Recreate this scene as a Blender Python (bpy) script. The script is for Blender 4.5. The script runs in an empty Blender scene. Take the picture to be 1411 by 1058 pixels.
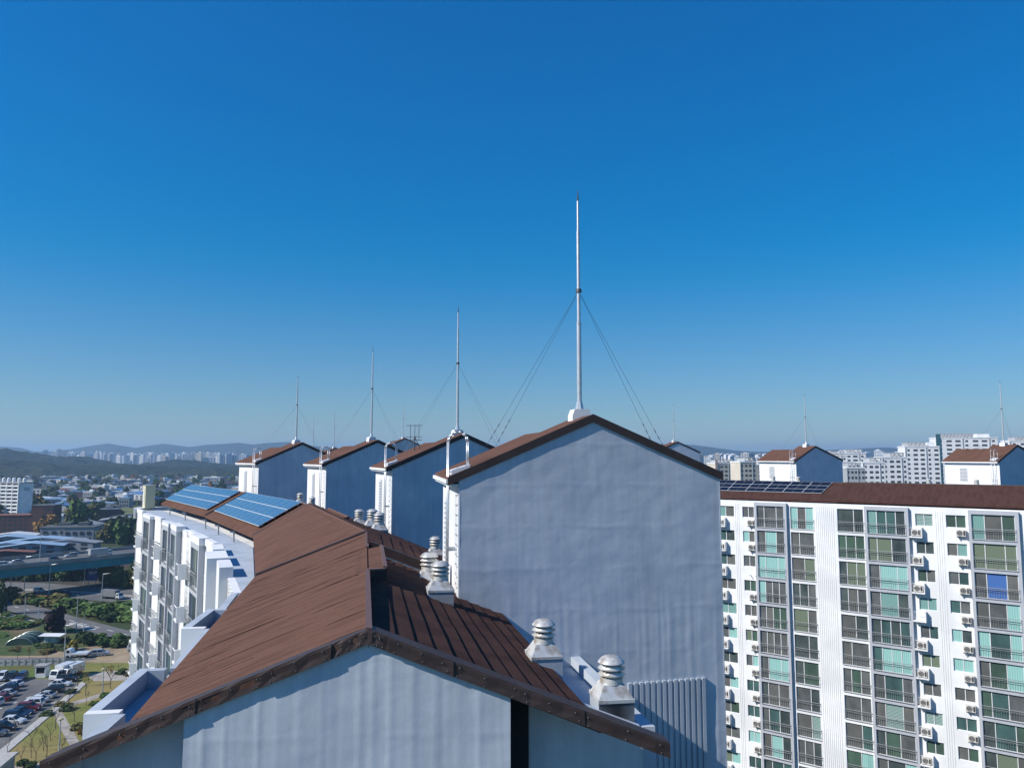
import bpy, bmesh, math, random
from mathutils import Vector, Matrix, noise
R = math.radians
random.seed(11)
sc = bpy.context.scene
col = sc.collection
# ------------------------------------------------------------------ camera
CH = 49.0                      # camera height above the ground
F, CXP, CYP, HYP = 1040.0, 705.5, 529.0, 627.5
PITCH = math.atan((HYP - CYP) / F)
cd = bpy.data.cameras.new('camera'); cam = bpy.data.objects.new('camera', cd); col.objects.link(cam)
cam.location = (0, 0, CH); cam.rotation_euler = (math.pi / 2 + PITCH, 0, 0)
cd.sensor_fit = 'HORIZONTAL'; cd.sensor_width = 36.0; cd.lens = F / 1411 * 36
cd.clip_start = 0.1; cd.clip_end = 60000
sc.camera = cam
# ------------------------------------------------------------------ sky, sun, exposure
SUN = Vector((1.0, 0.365, -0.80)).normalized()          # the way the light travels
wd = bpy.data.worlds.new('World'); sc.world = wd; wd.use_nodes = True
nt = wd.node_tree; bg = nt.nodes['Background']
sky = nt.nodes.new('ShaderNodeTexSky'); sky.sky_type = 'NISHITA'; sky.sun_disc = False
sky.sun_elevation = math.asin(-SUN.z); sky.sun_rotation = math.atan2(-SUN.x, -SUN.y)
sky.altitude = 0; sky.air_density = 1.4; sky.dust_density = 0.0; sky.ozone_density = 10.0
# the phone's own saturation and tone curve on the sky, the same in every direction
sp_ = nt.nodes.new('ShaderNodeSeparateColor'); cb_ = nt.nodes.new('ShaderNodeCombineColor')
def mth(op, a, b, c=None):
    n = nt.nodes.new('ShaderNodeMath'); n.operation = op
    for k, v in enumerate((a, b, c)):
        if v is None: continue
        if isinstance(v, (int, float)): n.inputs[k].default_value = v
        else: nt.links.new(v, n.inputs[k])
    return n.outputs[0]
nt.links.new(sky.outputs[0], sp_.inputs[0]); nb = mth('MULTIPLY', sp_.outputs[2], -0.36)
nt.links.new(mth('SMOOTH_MAX', mth('MULTIPLY_ADD', sp_.outputs[0], 1.36, nb), 0.004, 0.3), cb_.inputs[0])
nt.links.new(mth('SMOOTH_MAX', mth('MULTIPLY_ADD', sp_.outputs[1], 1.36, nb), 0.01, 0.6), cb_.inputs[1])
nt.links.new(sp_.outputs[2], cb_.inputs[2])
gm = nt.nodes.new('ShaderNodeGamma'); gm.inputs['Gamma'].default_value = 0.70
tn = nt.nodes.new('ShaderNodeMix'); tn.data_type = 'RGBA'; tn.blend_type = 'MULTIPLY'; tn.inputs['Factor'].default_value = 1.0
tn.inputs[7].default_value = (0.59, 0.785, 0.99, 1)
nt.links.new(cb_.outputs[0], gm.inputs[0]); nt.links.new(gm.outputs[0], tn.inputs[6])
nt.links.new(tn.outputs[2], bg.inputs['Color'])
bg.inputs['Strength'].default_value = 0.12
sd = bpy.data.lights.new('sun', 'SUN'); sd.energy = 3.7; sd.angle = R(0.53); sd.color = (1.0, 0.95, 0.87)
so = bpy.data.objects.new('sun', sd); col.objects.link(so)
so.rotation_euler = SUN.to_track_quat('-Z', 'Y').to_euler(); so.location = (-60, -20, 120)
vs = sc.view_settings; vs.view_transform = 'Standard'; vs.look = 'None'; vs.exposure = 0.62; vs.gamma = 1.0
vs.use_curve_mapping = False
sc.cycles.max_bounces = 6; sc.cycles.diffuse_bounces = 3; sc.cycles.glossy_bounces = 2
sc.cycles.transmission_bounces = 2; sc.cycles.volume_bounces = 1; sc.cycles.caustics_reflective = False
sc.cycles.caustics_refractive = False
# ------------------------------------------------------------------ helpers
CP, SP = math.cos(PITCH), math.sin(PITCH)
def G(px, py, z=0.0):
    """where a sight line meets the level z (metres above the ground): used once, to survey plan positions"""
    x = (px - CXP) / F; v = -(py - CYP) / F
    d = Vector((x, CP - v * SP, SP + v * CP)); k = (z - CH) / d.z
    return Vector((d.x * k, d.y * k, z))
class MB:
    def __init__(s): s.v = []; s.f = []; s.mi = []; s.m = 0
    def add(s, vs_, fs):
        n = len(s.v); s.v += [tuple(p) for p in vs_]
        for f in fs: s.f.append(tuple(i + n for i in f)); s.mi.append(s.m)
        return s
    def box(s, x0, x1, y0, y1, z0, z1):
        return s.hexa([(x0, y0, z0), (x1, y0, z0), (x1, y1, z0), (x0, y1, z0), (x0, y0, z1), (x1, y0, z1), (x1, y1, z1), (x0, y1, z1)])
    def hexa(s, p):
        return s.add(p, [(0, 3, 2, 1), (4, 5, 6, 7), (0, 1, 5, 4), (1, 2, 6, 5), (2, 3, 7, 6), (3, 0, 4, 7)])
    def prism(s, poly, z0, z1):
        n = len(poly); a = sum(poly[i][0] * poly[(i + 1) % n][1] - poly[(i + 1) % n][0] * poly[i][1] for i in range(n))
        if a < 0: poly = poly[::-1]
        return s.add([(p[0], p[1], z0) for p in poly] + [(p[0], p[1], z1) for p in poly],
                     [tuple(range(n - 1, -1, -1)), tuple(range(n, 2 * n))] + [(i, (i + 1) % n, n + (i + 1) % n, n + i) for i in range(n)])
    def yprism(s, poly, y0, y1):      # poly in (x, z), extruded along y
        n = len(poly); a = sum(poly[i][0] * poly[(i + 1) % n][1] - poly[(i + 1) % n][0] * poly[i][1] for i in range(n))
        if a > 0: poly = poly[::-1]
        return s.add([(p[0], y0, p[1]) for p in poly] + [(p[0], y1, p[1]) for p in poly],
                     [tuple(range(n - 1, -1, -1)), tuple(range(n, 2 * n))] + [(i, (i + 1) % n, n + (i + 1) % n, n + i) for i in range(n)])
    def slab(s, quad, t):             # four points of a top face, thickened downwards
        q = [Vector(p) for p in quad]
        return s.hexa([p - Vector((0, 0, t)) for p in q] + q)
    def tube(s, a, b, r0, r1=None, n=8, cap=True):
        a = Vector(a); b = Vector(b); r1 = r0 if r1 is None else r1
        d = (b - a); 
        if d.length < 1e-6: return s
        q = d.to_track_quat('Z', 'Y'); x = q @ Vector((1, 0, 0)); y = q @ Vector((0, 1, 0))
        vv = []
        for c, r in ((a, r0), (b, r1)):
            for i in range(n):
                t = 2 * math.pi * i / n; vv.append(c + x * r * math.cos(t) + y * r * math.sin(t))
        fs = [(i, (i + 1) % n, n + (i + 1) % n, n + i) for i in range(n)]
        if cap: fs += [tuple(range(n - 1, -1, -1)), tuple(range(n, 2 * n))]
        return s.add(vv, fs)
    def path(s, pts, r, n=6):
        for a, b in zip(pts, pts[1:]): s.tube(a, b, r, r, n)
        return s
    def lathe(s, prof, n=20, c=(0, 0, 0)):   # prof: (r, z) from bottom to top
        vv = []
        for r, z in prof:
            for i in range(n):
                t = 2 * math.pi * i / n; vv.append((c[0] + r * math.cos(t), c[1] + r * math.sin(t), c[2] + z))
        fs = []
        for k in range(len(prof) - 1):
            for i in range(n): fs.append((k * n + i, k * n + (i + 1) % n, (k + 1) * n + (i + 1) % n, (k + 1) * n + i))
        fs += [tuple(range(n - 1, -1, -1)), tuple(range((len(prof) - 1) * n, len(prof) * n))]
        return s.add(vv, fs)
    def mesh(s, name, mats, smooth=False):
        me = bpy.data.meshes.new(name); me.from_pydata(s.v, [], s.f); me.update()
        for m in (mats if isinstance(mats, (list, tuple)) else [mats]): me.materials.append(m)
        if any(s.mi): me.polygons.foreach_set('material_index', s.mi)
        if smooth: me.polygons.foreach_set('use_smooth', [True] * len(me.polygons))
        return me
    def build(s, name, mats, parent=None, smooth=False, world=False, loc=None, rz=0):
        return put(name, s.mesh(name, mats, smooth), parent, loc, rz, world)
def put(name, me, parent=None, loc=None, rz=0, world=False, scale=None):
    o = bpy.data.objects.new(name, me); col.objects.link(o)
    if parent: o.parent = parent
    if loc is not None: o.location = loc
    if rz: o.rotation_euler = (0, 0, rz)
    if world and parent: o.location = -Vector(parent.location)
    if scale is not None: o.scale = scale
    return o
def tag(o, label=None, cat=None, group=None, kind=None):
    if label: o['label'] = label
    if cat: o['category'] = cat
    if group: o['group'] = group
    if kind: o['kind'] = kind
    return o
def thing(name, label, cat, loc=(0, 0, 0), rz=0, group=None):
    o = bpy.data.objects.new(name, None); col.objects.link(o); o.location = loc; o.rotation_euler = (0, 0, rz)
    o.empty_display_size = 0.3
    return tag(o, label, cat, group)
def copy_tree(o, parent=None):
    c = o.copy(); col.objects.link(c); c.parent = parent
    for ch in [q for q in o.children]: copy_tree(ch, c)
    return c
def setmat(o, mat, slot=0):
    o.material_slots[slot].link = 'OBJECT'; o.material_slots[slot].material = mat
def bevel(me, w, seg=2):
    bm = bmesh.new(); bm.from_mesh(me); bmesh.ops.bevel(bm, geom=bm.edges[:], offset=w, segments=seg, affect='EDGES', profile=0.5)
    bm.to_mesh(me); bm.free(); return me
# ------------------------------------------------------------------ materials
def base_mat(name, rgb, rough=0.6, metal=0.0, spec=0.4):
    m = bpy.data.materials.new(name); m.use_nodes = True; b = m.node_tree.nodes['Principled BSDF']
    b.inputs['Base Color'].default_value = (*rgb, 1); b.inputs['Roughness'].default_value = rough
    b.inputs['Metallic'].default_value = metal; b.inputs['Specular IOR Level'].default_value = spec
    return m, m.node_tree, b
def N(t, kind, **kw):
    n = t.nodes.new(kind)
    for k, v in kw.items():
        if k in n.inputs: n.inputs[k].default_value = v
        else: setattr(n, k, v)
    return n
def pos(t, scale=(1, 1, 1), rot=(0, 0, 0), obj=False):
    mp = N(t, 'ShaderNodeMapping'); mp.vector_type = 'TEXTURE'      # turns first, then scales
    mp.inputs['Scale'].default_value = tuple(1 / v for v in scale); mp.inputs['Rotation'].default_value = rot
    if obj: t.links.new(N(t, 'ShaderNodeTexCoord').outputs['Object'], mp.inputs[0])
    else: t.links.new(N(t, 'ShaderNodeNewGeometry').outputs['Position'], mp.inputs[0])
    return mp.outputs[0]
def noise_mat(name, c1, c2, scale=3.0, rough=0.7, bump=0.0, bscale=None, detail=5, stretch=(1, 1, 1), rot=(0, 0, 0), c3=None, scale3=0.3, spec=0.3, metal=0.0, obj=False, lo=.35, hi=.65, dist=0.02):
    """two-tone noise colour, an optional third broad tone, and fine relief"""
    m, t, b = base_mat(name, c1, rough, metal, spec); p = pos(t, stretch, rot, obj)
    n1 = N(t, 'ShaderNodeTexNoise', Scale=scale, Detail=detail, Roughness=.6); t.links.new(p, n1.inputs['Vector'])
    cr = N(t, 'ShaderNodeValToRGB'); cr.color_ramp.elements[0].position = lo; cr.color_ramp.elements[1].position = hi
    cr.color_ramp.elements[0].color = (*c1, 1); cr.color_ramp.elements[1].color = (*c2, 1)
    t.links.new(n1.outputs['Fac'], cr.inputs[0]); out = cr.outputs[0]
    if c3:
        n3 = N(t, 'ShaderNodeTexNoise', Scale=scale3, Detail=4); t.links.new(p, n3.inputs['Vector'])
        r3 = N(t, 'ShaderNodeValToRGB'); r3.color_ramp.elements[0].position = .46; r3.color_ramp.elements[1].position = .62
        t.links.new(n3.outputs['Fac'], r3.inputs[0])
        mx = N(t, 'ShaderNodeMix', data_type='RGBA'); mx.inputs['B'].default_value = (*c3, 1)
        t.links.new(r3.outputs[0], mx.inputs['Factor']); t.links.new(out, mx.inputs[6]); mx.inputs[7].default_value = (*c3, 1); out = mx.outputs[2]
    t.links.new(out, b.inputs['Base Color'])
    if bump:
        n2 = N(t, 'ShaderNodeTexNoise', Scale=bscale or scale * 3, Detail=4); t.links.new(p, n2.inputs['Vector'])
        bp = N(t, 'ShaderNodeBump', Strength=bump, Distance=dist); t.links.new(n2.outputs['Fac'], bp.inputs['Height'])
        t.links.new(bp.outputs[0], b.inputs['Normal'])
    return m
def plain(name, rgb, rough=.6, metal=0., spec=.4): return base_mat(name, rgb, rough, metal, spec)[0]
M = {}
M['blue'] = noise_mat('pale_blue_wall_paint', (.52, .57, .635), (.575, .62, .68), 1.3, .62, .35, 3.5, c3=(.485, .535, .605), scale3=.55, dist=.012)
def add_weather(m, streak=.10, speck=.05):
    '''rain streaks running down, fine grain and a few small chips on a painted wall'''
    t = m.node_tree; b = t.nodes['Principled BSDF']; src = b.inputs['Base Color'].links[0].from_socket
    p1 = pos(t, (5.0, 5.0, .22)); n1 = N(t, 'ShaderNodeTexNoise', Scale=1.0, Detail=6, Roughness=.65); t.links.new(p1, n1.inputs['Vector'])
    r1 = N(t, 'ShaderNodeMapRange'); r1.inputs[1].default_value = .35; r1.inputs[2].default_value = .7; r1.inputs[3].default_value = 1.0 + streak * .3; r1.inputs[4].default_value = 1.0 - streak; t.links.new(n1.outputs['Fac'], r1.inputs[0])
    p2 = pos(t); n2 = N(t, 'ShaderNodeTexNoise', Scale=24.0, Detail=5, Roughness=.75); t.links.new(p2, n2.inputs['Vector'])
    r2 = N(t, 'ShaderNodeMapRange'); r2.inputs[1].default_value = .3; r2.inputs[2].default_value = .7; r2.inputs[3].default_value = 1 - speck; r2.inputs[4].default_value = 1 + speck; t.links.new(n2.outputs['Fac'], r2.inputs[0])
    n3 = N(t, 'ShaderNodeTexVoronoi', Scale=2.2); t.links.new(p2, n3.inputs['Vector'])
    r3 = N(t, 'ShaderNodeMapRange'); r3.inputs[1].default_value = .02; r3.inputs[2].default_value = .045; r3.inputs[3].default_value = .62; r3.inputs[4].default_value = 1.0; t.links.new(n3.outputs['Distance'], r3.inputs[0])
    m1 = N(t, 'ShaderNodeMath', operation='MULTIPLY'); t.links.new(r1.outputs[0], m1.inputs[0]); t.links.new(r2.outputs[0], m1.inputs[1])
    m2 = N(t, 'ShaderNodeMath', operation='MULTIPLY'); t.links.new(m1.outputs[0], m2.inputs[0]); t.links.new(r3.outputs[0], m2.inputs[1])
    mx = N(t, 'ShaderNodeVectorMath', operation='SCALE'); t.links.new(src, mx.inputs[0]); t.links.new(m2.outputs[0], mx.inputs['Scale']); t.links.new(mx.outputs[0], b.inputs['Base Color'])
    return m
add_weather(M['blue'], .12, .055)
M['white'] = noise_mat('white_wall_paint', (.76, .77, .78), (.82, .82, .82), .8, .6, .12, 18, c3=(.70, .71, .72), scale3=.25, dist=.01)
M['bay'] = noise_mat('grey_bay_paint', (.40, .42, .46), (.45, .47, .51), 1.0, .6, .1, 20)
M['parapet'] = noise_mat('blue_grey_parapet_paint', (.44, .49, .55), (.50, .55, .61), 1.6, .55, .2, 14, c3=(.40, .45, .50), scale3=.8, dist=.008)
def roof_mat(name, ang, c=(.118, .061, .043)):
    c2 = tuple(min(1, v * 1.22) for v in c); c3 = tuple(v * .86 for v in c)
    m = noise_mat(name, c, c2, 1.6, .9, .5, 3.2, stretch=(2.6, 11.0, 3), rot=(0, 0, ang), c3=c3, scale3=.25, spec=.12, dist=.02)
    add_weather(m, .0, .16); return m
M['roof'] = roof_mat('brown_asphalt_shingle', R(5))
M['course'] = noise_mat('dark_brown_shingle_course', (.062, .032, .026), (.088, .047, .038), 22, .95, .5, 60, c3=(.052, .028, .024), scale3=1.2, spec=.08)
M['flash'] = noise_mat('weathered_brown_metal_flashing', (.042, .028, .026), (.062, .043, .040), 2.2, .5, .25, 5, c3=(.056, .039, .036), scale3=1.4, spec=.3, metal=.0, dist=.02)
M['trim'] = plain('brown_ridge_trim', (.16, .095, .08), .6)
M['screw'] = plain('zinc_screw_head', (.55, .55, .55), .35, .8)
M['dark'] = plain('slot_shade_black', (.012, .014, .02), .8)  # near-black colour stands in for the shade deep in the gable slot
M['under'] = plain('soffit_dark_paint', (.05, .05, .06), .8)
M['galv'] = noise_mat('galvanised_steel', (.52, .54, .56), (.62, .64, .66), 6, .38, .05, 40, metal=.55, spec=.5, obj=True)
M['galvd'] = plain('dull_steel_wire', (.10, .10, .11), .5, .6)
M['vent'] = noise_mat('painted_ventilator_metal', (.58, .59, .58), (.68, .68, .66), 5, .42, .08, 24, c3=(.40, .36, .31), scale3=3.5, metal=.3, spec=.5, obj=True)
M['alu'] = plain('white_window_frame', (.72, .73, .74), .4, .1)
M['rail'] = plain('grey_metal_railing', (.40, .41, .42), .4, .4)
M['ac'] = noise_mat('cream_ac_casing', (.60, .58, .53), (.66, .64, .60), 3, .5, obj=True)
M['acdark'] = plain('dark_fan_grille', (.045, .045, .05), .6)
M['rubber'] = plain('black_rubber', (.02, .02, .02), .8)
def solar(name, c1, c2, rough=.16, coat=.4):
    m, t, b = base_mat(name, c1, rough, .0, .5 if coat else .22)
    p = pos(t, (1, 1, 1), obj=True)
    br = N(t, 'ShaderNodeTexBrick', Scale=6.0, offset=0.0, squash=1.0); br.inputs['Mortar Size'].default_value = .012
    br.inputs['Brick Width'].default_value = 1.0; br.inputs['Row Height'].default_value = 1.0
    br.inputs['Color1'].default_value = (*c1, 1); br.inputs['Color2'].default_value = (*c2, 1); br.inputs['Mortar'].default_value = (*[min(.4, v * 2.2 + .01) for v in c2], 1)
    t.links.new(p, br.inputs['Vector']); t.links.new(br.outputs[0], b.inputs['Base Color'])
    b.inputs['Coat Weight'].default_value = coat; b.inputs['Coat Roughness'].default_value = .1
    return m
M['solar'] = solar('blue_polycrystalline_cells', (.065, .13, .22), (.08, .15, .25))
M['solard'] = solar('near_black_solar_cells', (.006, .009, .020), (.009, .012, .026), .35, 0.0)
def pane_mat(name, c1, c2, kind='plain', scale=2.0):
    m, t, b = base_mat(name, c1, .06, 0, .5)
    p = pos(t, (1, 1, 1), obj=True)
    if kind == 'plain':
        p2 = pos(t, (1, 1, .7)); x = N(t, 'ShaderNodeTexNoise', Scale=scale, Detail=3); t.links.new(p2, x.inputs['Vector']); f = x.outputs['Fac']; lo, hi = .35, .7
    else:
        x = N(t, 'ShaderNodeTexWave', Scale=scale, Distortion=.6 if kind == 'curtain' else 0.0)
        x.bands_direction = 'X' if kind == 'curtain' else 'Z'; t.links.new(p, x.inputs['Vector']); f = x.outputs['Fac']; lo, hi = .25, .75
    cr = N(t, 'ShaderNodeValToRGB'); cr.color_ramp.elements[0].position = lo; cr.color_ramp.elements[1].position = hi
    cr.color_ramp.elements[0].color = (*c1, 1); cr.color_ramp.elements[1].color = (*c2, 1)
    t.links.new(f, cr.inputs[0]); t.links.new(cr.outputs[0], b.inputs['Base Color'])
    return m
PANE = [pane_mat('dark_glass', (.04, .055, .057), (.09, .115, .112), scale=.6),
        pane_mat('teal_glass', (.04, .075, .075), (.08, .16, .15), scale=.5),
        pane_mat('grey_glass', (.08, .09, .09), (.14, .15, .15), scale=.9),
        pane_mat('teal_curtain_behind_glass', (.15, .29, .27), (.21, .37, .34), 'curtain', 2.2),
        pane_mat('pale_teal_curtain_behind_glass', (.24, .46, .43), (.31, .55, .51), 'curtain', 1.6),
        pane_mat('olive_blind_behind_glass', (.13, .17, .12), (.17, .21, .15), 'blind', 3.0),
        pane_mat('striped_blind_behind_glass', (.10, .20, .18), (.36, .46, .43), 'blind', 2.3),
        pane_mat('grey_insect_screen', (.10, .105, .10), (.155, .155, .145), scale=.7),
        pane_mat('green_tinted_glass', (.05, .08, .065), (.08, .14, .105), scale=.5),
        pane_mat('blue_blind_behind_glass', (.05, .12, .34), (.09, .19, .46), 'blind', 3.0)]
PW = [12, 16, 13, 9, 9, 8, 8, 9, 8, 0]
# ------------------------------------------------------------------ ground
def mk_ground():
    m, t, b = base_mat('valley_ground', (.1, .1, .05), .95, 0, .1)
    p = pos(t)
    v = N(t, 'ShaderNodeTexVoronoi', Scale=.011); t.links.new(p, v.inputs['Vector'])
    cr = N(t, 'ShaderNodeValToRGB'); e = cr.color_ramp.elements
    e[0].position = 0; e[0].color = (.055, .075, .035, 1); e[1].position = 1; e[1].color = (.10, .095, .07, 1)
    for x, c in ((.3, (.075, .095, .04)), (.5, (.12, .125, .055)), (.7, (.09, .085, .07))):
        q = e.new(x); q.color = (*c, 1)
    t.links.new(v.outputs['Color'], cr.inputs[0])
    n = N(t, 'ShaderNodeTexNoise', Scale=.06, Detail=6); t.links.new(p, n.inputs['Vector'])
    mx = N(t, 'ShaderNodeMix', data_type='RGBA', blend_type='MULTIPLY'); mx.inputs['Factor'].default_value = .6
    t.links.new(cr.outputs[0], mx.inputs[6]); t.links.new(n.outputs['Color'], mx.inputs[7])
    t.links.new(mx.outputs[2], b.inputs['Base Color']); return m
M['ground'] = mk_ground()
ground = MB().add([(-13000, -250, 0), (13000, -250, 0), (13000, 12000, 0), (-13000, 12000, 0)], [(0, 1, 2, 3)]).build('ground', M['ground'])
tag(ground, kind='structure')
M['asphalt'] = noise_mat('worn_asphalt', (.135, .135, .135), (.17, .168, .162), .5, .9, .2, 8, c3=(.115, .115, .118), scale3=.06, spec=.2)
M['lawn'] = noise_mat('autumn_lawn', (.14, .16, .045), (.22, .21, .07), .35, .95, .6, 5, c3=(.26, .21, .085), scale3=.05, spec=.1, dist=.1)
M['verge'] = noise_mat('green_verge_grass', (.08, .13, .035), (.13, .18, .05), .5, .95, .6, 5, c3=(.12, .12, .05), scale3=.08, spec=.1, dist=.1)
M['crops'] = noise_mat('vegetable_garden', (.045, .085, .03), (.085, .11, .045), .4, .95, .6, 3, c3=(.16, .125, .075), scale3=.12, spec=.1, dist=.2)
M['dirt'] = noise_mat('sandy_dirt', (.30, .23, .145), (.38, .30, .20), .3, .95, .3, 4, c3=(.24, .19, .13), scale3=.1, spec=.1)
M['paving'] = noise_mat('pale_paving', (.34, .31, .27), (.42, .39, .35), 2.2, .9, .4, 6, c3=(.28, .25, .22), scale3=.4, spec=.15)
M['kerb'] = noise_mat('concrete_kerb', (.38, .37, .35), (.46, .45, .43), 1.5, .85, .2, 10)
M['line'] = noise_mat('worn_road_paint', (.55, .55, .52), (.72, .72, .70), 2, .8)
M['conc'] = noise_mat('grey_concrete', (.28, .28, .27), (.36, .36, .35), .6, .85, .2, 6, c3=(.23, .23, .22), scale3=.15)
def sheet(name, pts, z, mat):
    o = MB().add([(p[0], p[1], 0) for p in pts], [tuple(range(len(pts)))]).build(name, mat)
    a = sum(pts[i][0] * pts[(i + 1) % len(pts)][1] - pts[(i + 1) % len(pts)][0] * pts[i][1] for i in range(len(pts)))
    if a < 0: o.data.flip_normals()
    o.location.z = z; tag(o, kind='structure'); return o
def gp(*pp): return [G(*p) for p in pp]
sheet('garden_ground', gp((-260, 862), (30, 852), (100, 866), (200, 892), (260, 905), (190, 908), (90, 905), (-260, 906)), .004, M['crops'])
sheet('dirt_yard', gp((-260, 905), (60, 903), (100, 893), (150, 888), (260, 893), (260, 914), (120, 914), (-260, 916)), .010, M['dirt'])
sheet('service_road', gp((-260, 909), (70, 905.5), (120, 905), (135, 908), (100, 912), (-260, 916.5)), .016, M['asphalt'])
sheet('lawn', gp((-260, 917), (120, 913), (260, 913), (320, 1150), (-260, 1150)), .022, M['lawn'])
sheet('verge', gp((-260, 918.5), (108, 915), (112, 934), (-260, 936)), .028, M['verge'])
sheet('parking_lot', gp((-260, 935.5), (104, 935), (108, 942), (70, 975), (0, 1032), (-60, 1080), (-260, 1075)), .034, M['asphalt'])
sheet('plaza_path', gp((118, 930), (150, 924), (230, 922), (230, 936), (130, 938)), .032, M['paving'])
sheet('stone_path', gp((70, 968), (78, 966), (88, 985), (104, 1012), (118, 1040), (106, 1042), (92, 1020), (76, 990)), .040, M['paving'])
sheet('lawn_path', gp((76, 976), (100, 967), (139, 955), (143, 959), (104, 971), (80, 980)), .036, M['paving'])
sheet('lower_path', gp((-30, 1062), (40, 1052), (75, 1048), (80, 1056), (-20, 1072)), .036, M['paving'])
sheet('side_road', gp((-260, 800), (-40, 818), (4, 826), (60, 837), (110, 851), (190, 872), (290, 900), (290, 915), (190, 889), (135, 873), (100, 864.5), (50, 852), (5, 839), (-40, 832), (-260, 815)), .012, M['asphalt'])
sheet('highway', gp((-260, 796), (60, 803), (100, 806), (200, 813), (330, 822), (330, 848), (200, 833), (60, 821), (10, 820), (-260, 815)), .020, M['asphalt'])
sheet('median_strip', gp((-200, 806), (60, 811.5), (100, 813.5), (200, 821), (320, 831), (320, 834), (200, 823.5), (100, 816), (60, 813.8), (-200, 808)), .030, M['paving'])
sheet('side_pavement', gp((-40, 838), (5, 843), (25, 848), (58, 858), (58, 861), (20, 852), (-40, 842)), .026, M['paving'])
k = MB()
kp = gp((112, 940), (74, 973.5), (3, 1031), (-60, 1080)); kq = gp((119, 942), (80, 977), (10, 1037), (-52, 1086))
for i in range(3): k.hexa([(*kp[i][:2], 0), (*kp[i + 1][:2], 0), (*kq[i + 1][:2], 0), (*kq[i][:2], 0), (*kp[i][:2], .14), (*kp[i + 1][:2], .14), (*kq[i + 1][:2], .14), (*kq[i][:2], .14)])
tag(k.build('pavement', M['kerb']), kind='structure')
lines = MB()
def stripe(p, q, w, z):
    p = Vector(p[:2]); q = Vector(q[:2]); d = (q - p).normalized(); n = Vector((-d.y, d.x)) * w / 2
    a = [p - n, q - n, q + n, p + n]; lines.add([(*v, z) for v in a], [(0, 1, 2, 3)])
for i in range(9):
    t0 = i / 9.; a = G(96, 938).lerp(G(-90, 1012), t0); b = G(96, 938).lerp(G(-90, 1012), t0 + .035); stripe(a, b, .35, .042)
for i in range(14):
    a = G(6, 832).lerp(G(250, 893), i / 14.); b = G(6, 832).lerp(G(250, 893), i / 14. + .03); stripe(a, b, .3, .028)
for i in range(6):
    a = G(96 + i * 5.2, 858.5 + i * 1.7); stripe(a, a + Vector((1.8, .9, 0)), 1.1, .026)
for i in range(16):
    a = G(-100, 813.5).lerp(G(310, 842), i / 16.); b = G(-100, 813.5).lerp(G(310, 842), i / 16. + .03); stripe(a, b, .3, .028)
tag(lines.build('road_markings', M['line']), kind='structure')
# ------------------------------------------------------------------ stair towers
def lumpy_wall(poly_top, x0, x1, z0, z1, y, rib_z, amp=.010, step=.07, seed=0, rib_amp=1.0):
    """front plaster face as a fine grid that bulges a little; poly_top(x) gives the top edge"""
    nx = int((x1 - x0) / step); nz = int((z1 - z0) / step); b = MB(); idx = {}
    rnd = random.Random(seed); rib = []
    xx = x0 + .1
    while xx < x1:
        rib.append((xx, rnd.uniform(.03, .075), rnd.uniform(.2, 1.0) * rnd.choice((1, 1, -.6)))); xx += rnd.uniform(.11, .40)
    def disp(x, z):
        v = Vector((x * .55, seed * 3.1, z * .55)); d = noise.noise(v) * amp * 1.6
        d += noise.noise(Vector((x * 1.9, seed * 7.7, z * 2.6))) * amp * .55 + noise.noise(Vector((x * 5, seed, z * 9))) * amp * .16
        k = max(0., min(1., (rib_z - z) / 1.2 + .08 + .5 * noise.noise(Vector((x * .4, 9, z * .3)))))
        r = 0.
        for c, w, h in rib:
            if abs(x - c) < 2.5 * w: r += h * math.exp(-((x - c + .03 * noise.noise(Vector((z * .8, c, 2)))) / w) ** 2)
        d += amp * rib_amp * k * r
        lap = (z * .78 + .06 * noise.noise(Vector((x * .9, 4.4, 0)))) % 1.0     # faint plaster lifts
        d += amp * .6 * max(0, 1 - abs(lap - .5) * 14) * (0.5 + noise.noise(Vector((x * .8, 3.3, math.floor(z * .78)))))
        return d
    for i in range(nx + 1):
        x = x0 + (x1 - x0) * i / nx; zt = min(z1, poly_top(x))
        for j in range(nz + 1):
            z = min(z0 + (z1 - z0) * j / nz, zt)
            idx[i, j] = len(b.v); b.v.append((x, y - max(0, .02 + disp(x, z)), z))
    for i in range(nx):
        for j in range(nz):
            q = (idx[i, j], idx[i + 1, j], idx[i + 1, j + 1], idx[i, j + 1])
            if b.v[q[2]][2] - b.v[q[1]][2] < 1e-5 and b.v[q[3]][2] - b.v[q[0]][2] < 1e-5: continue
            b.f.append(q); b.mi.append(0)
    return b
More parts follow.
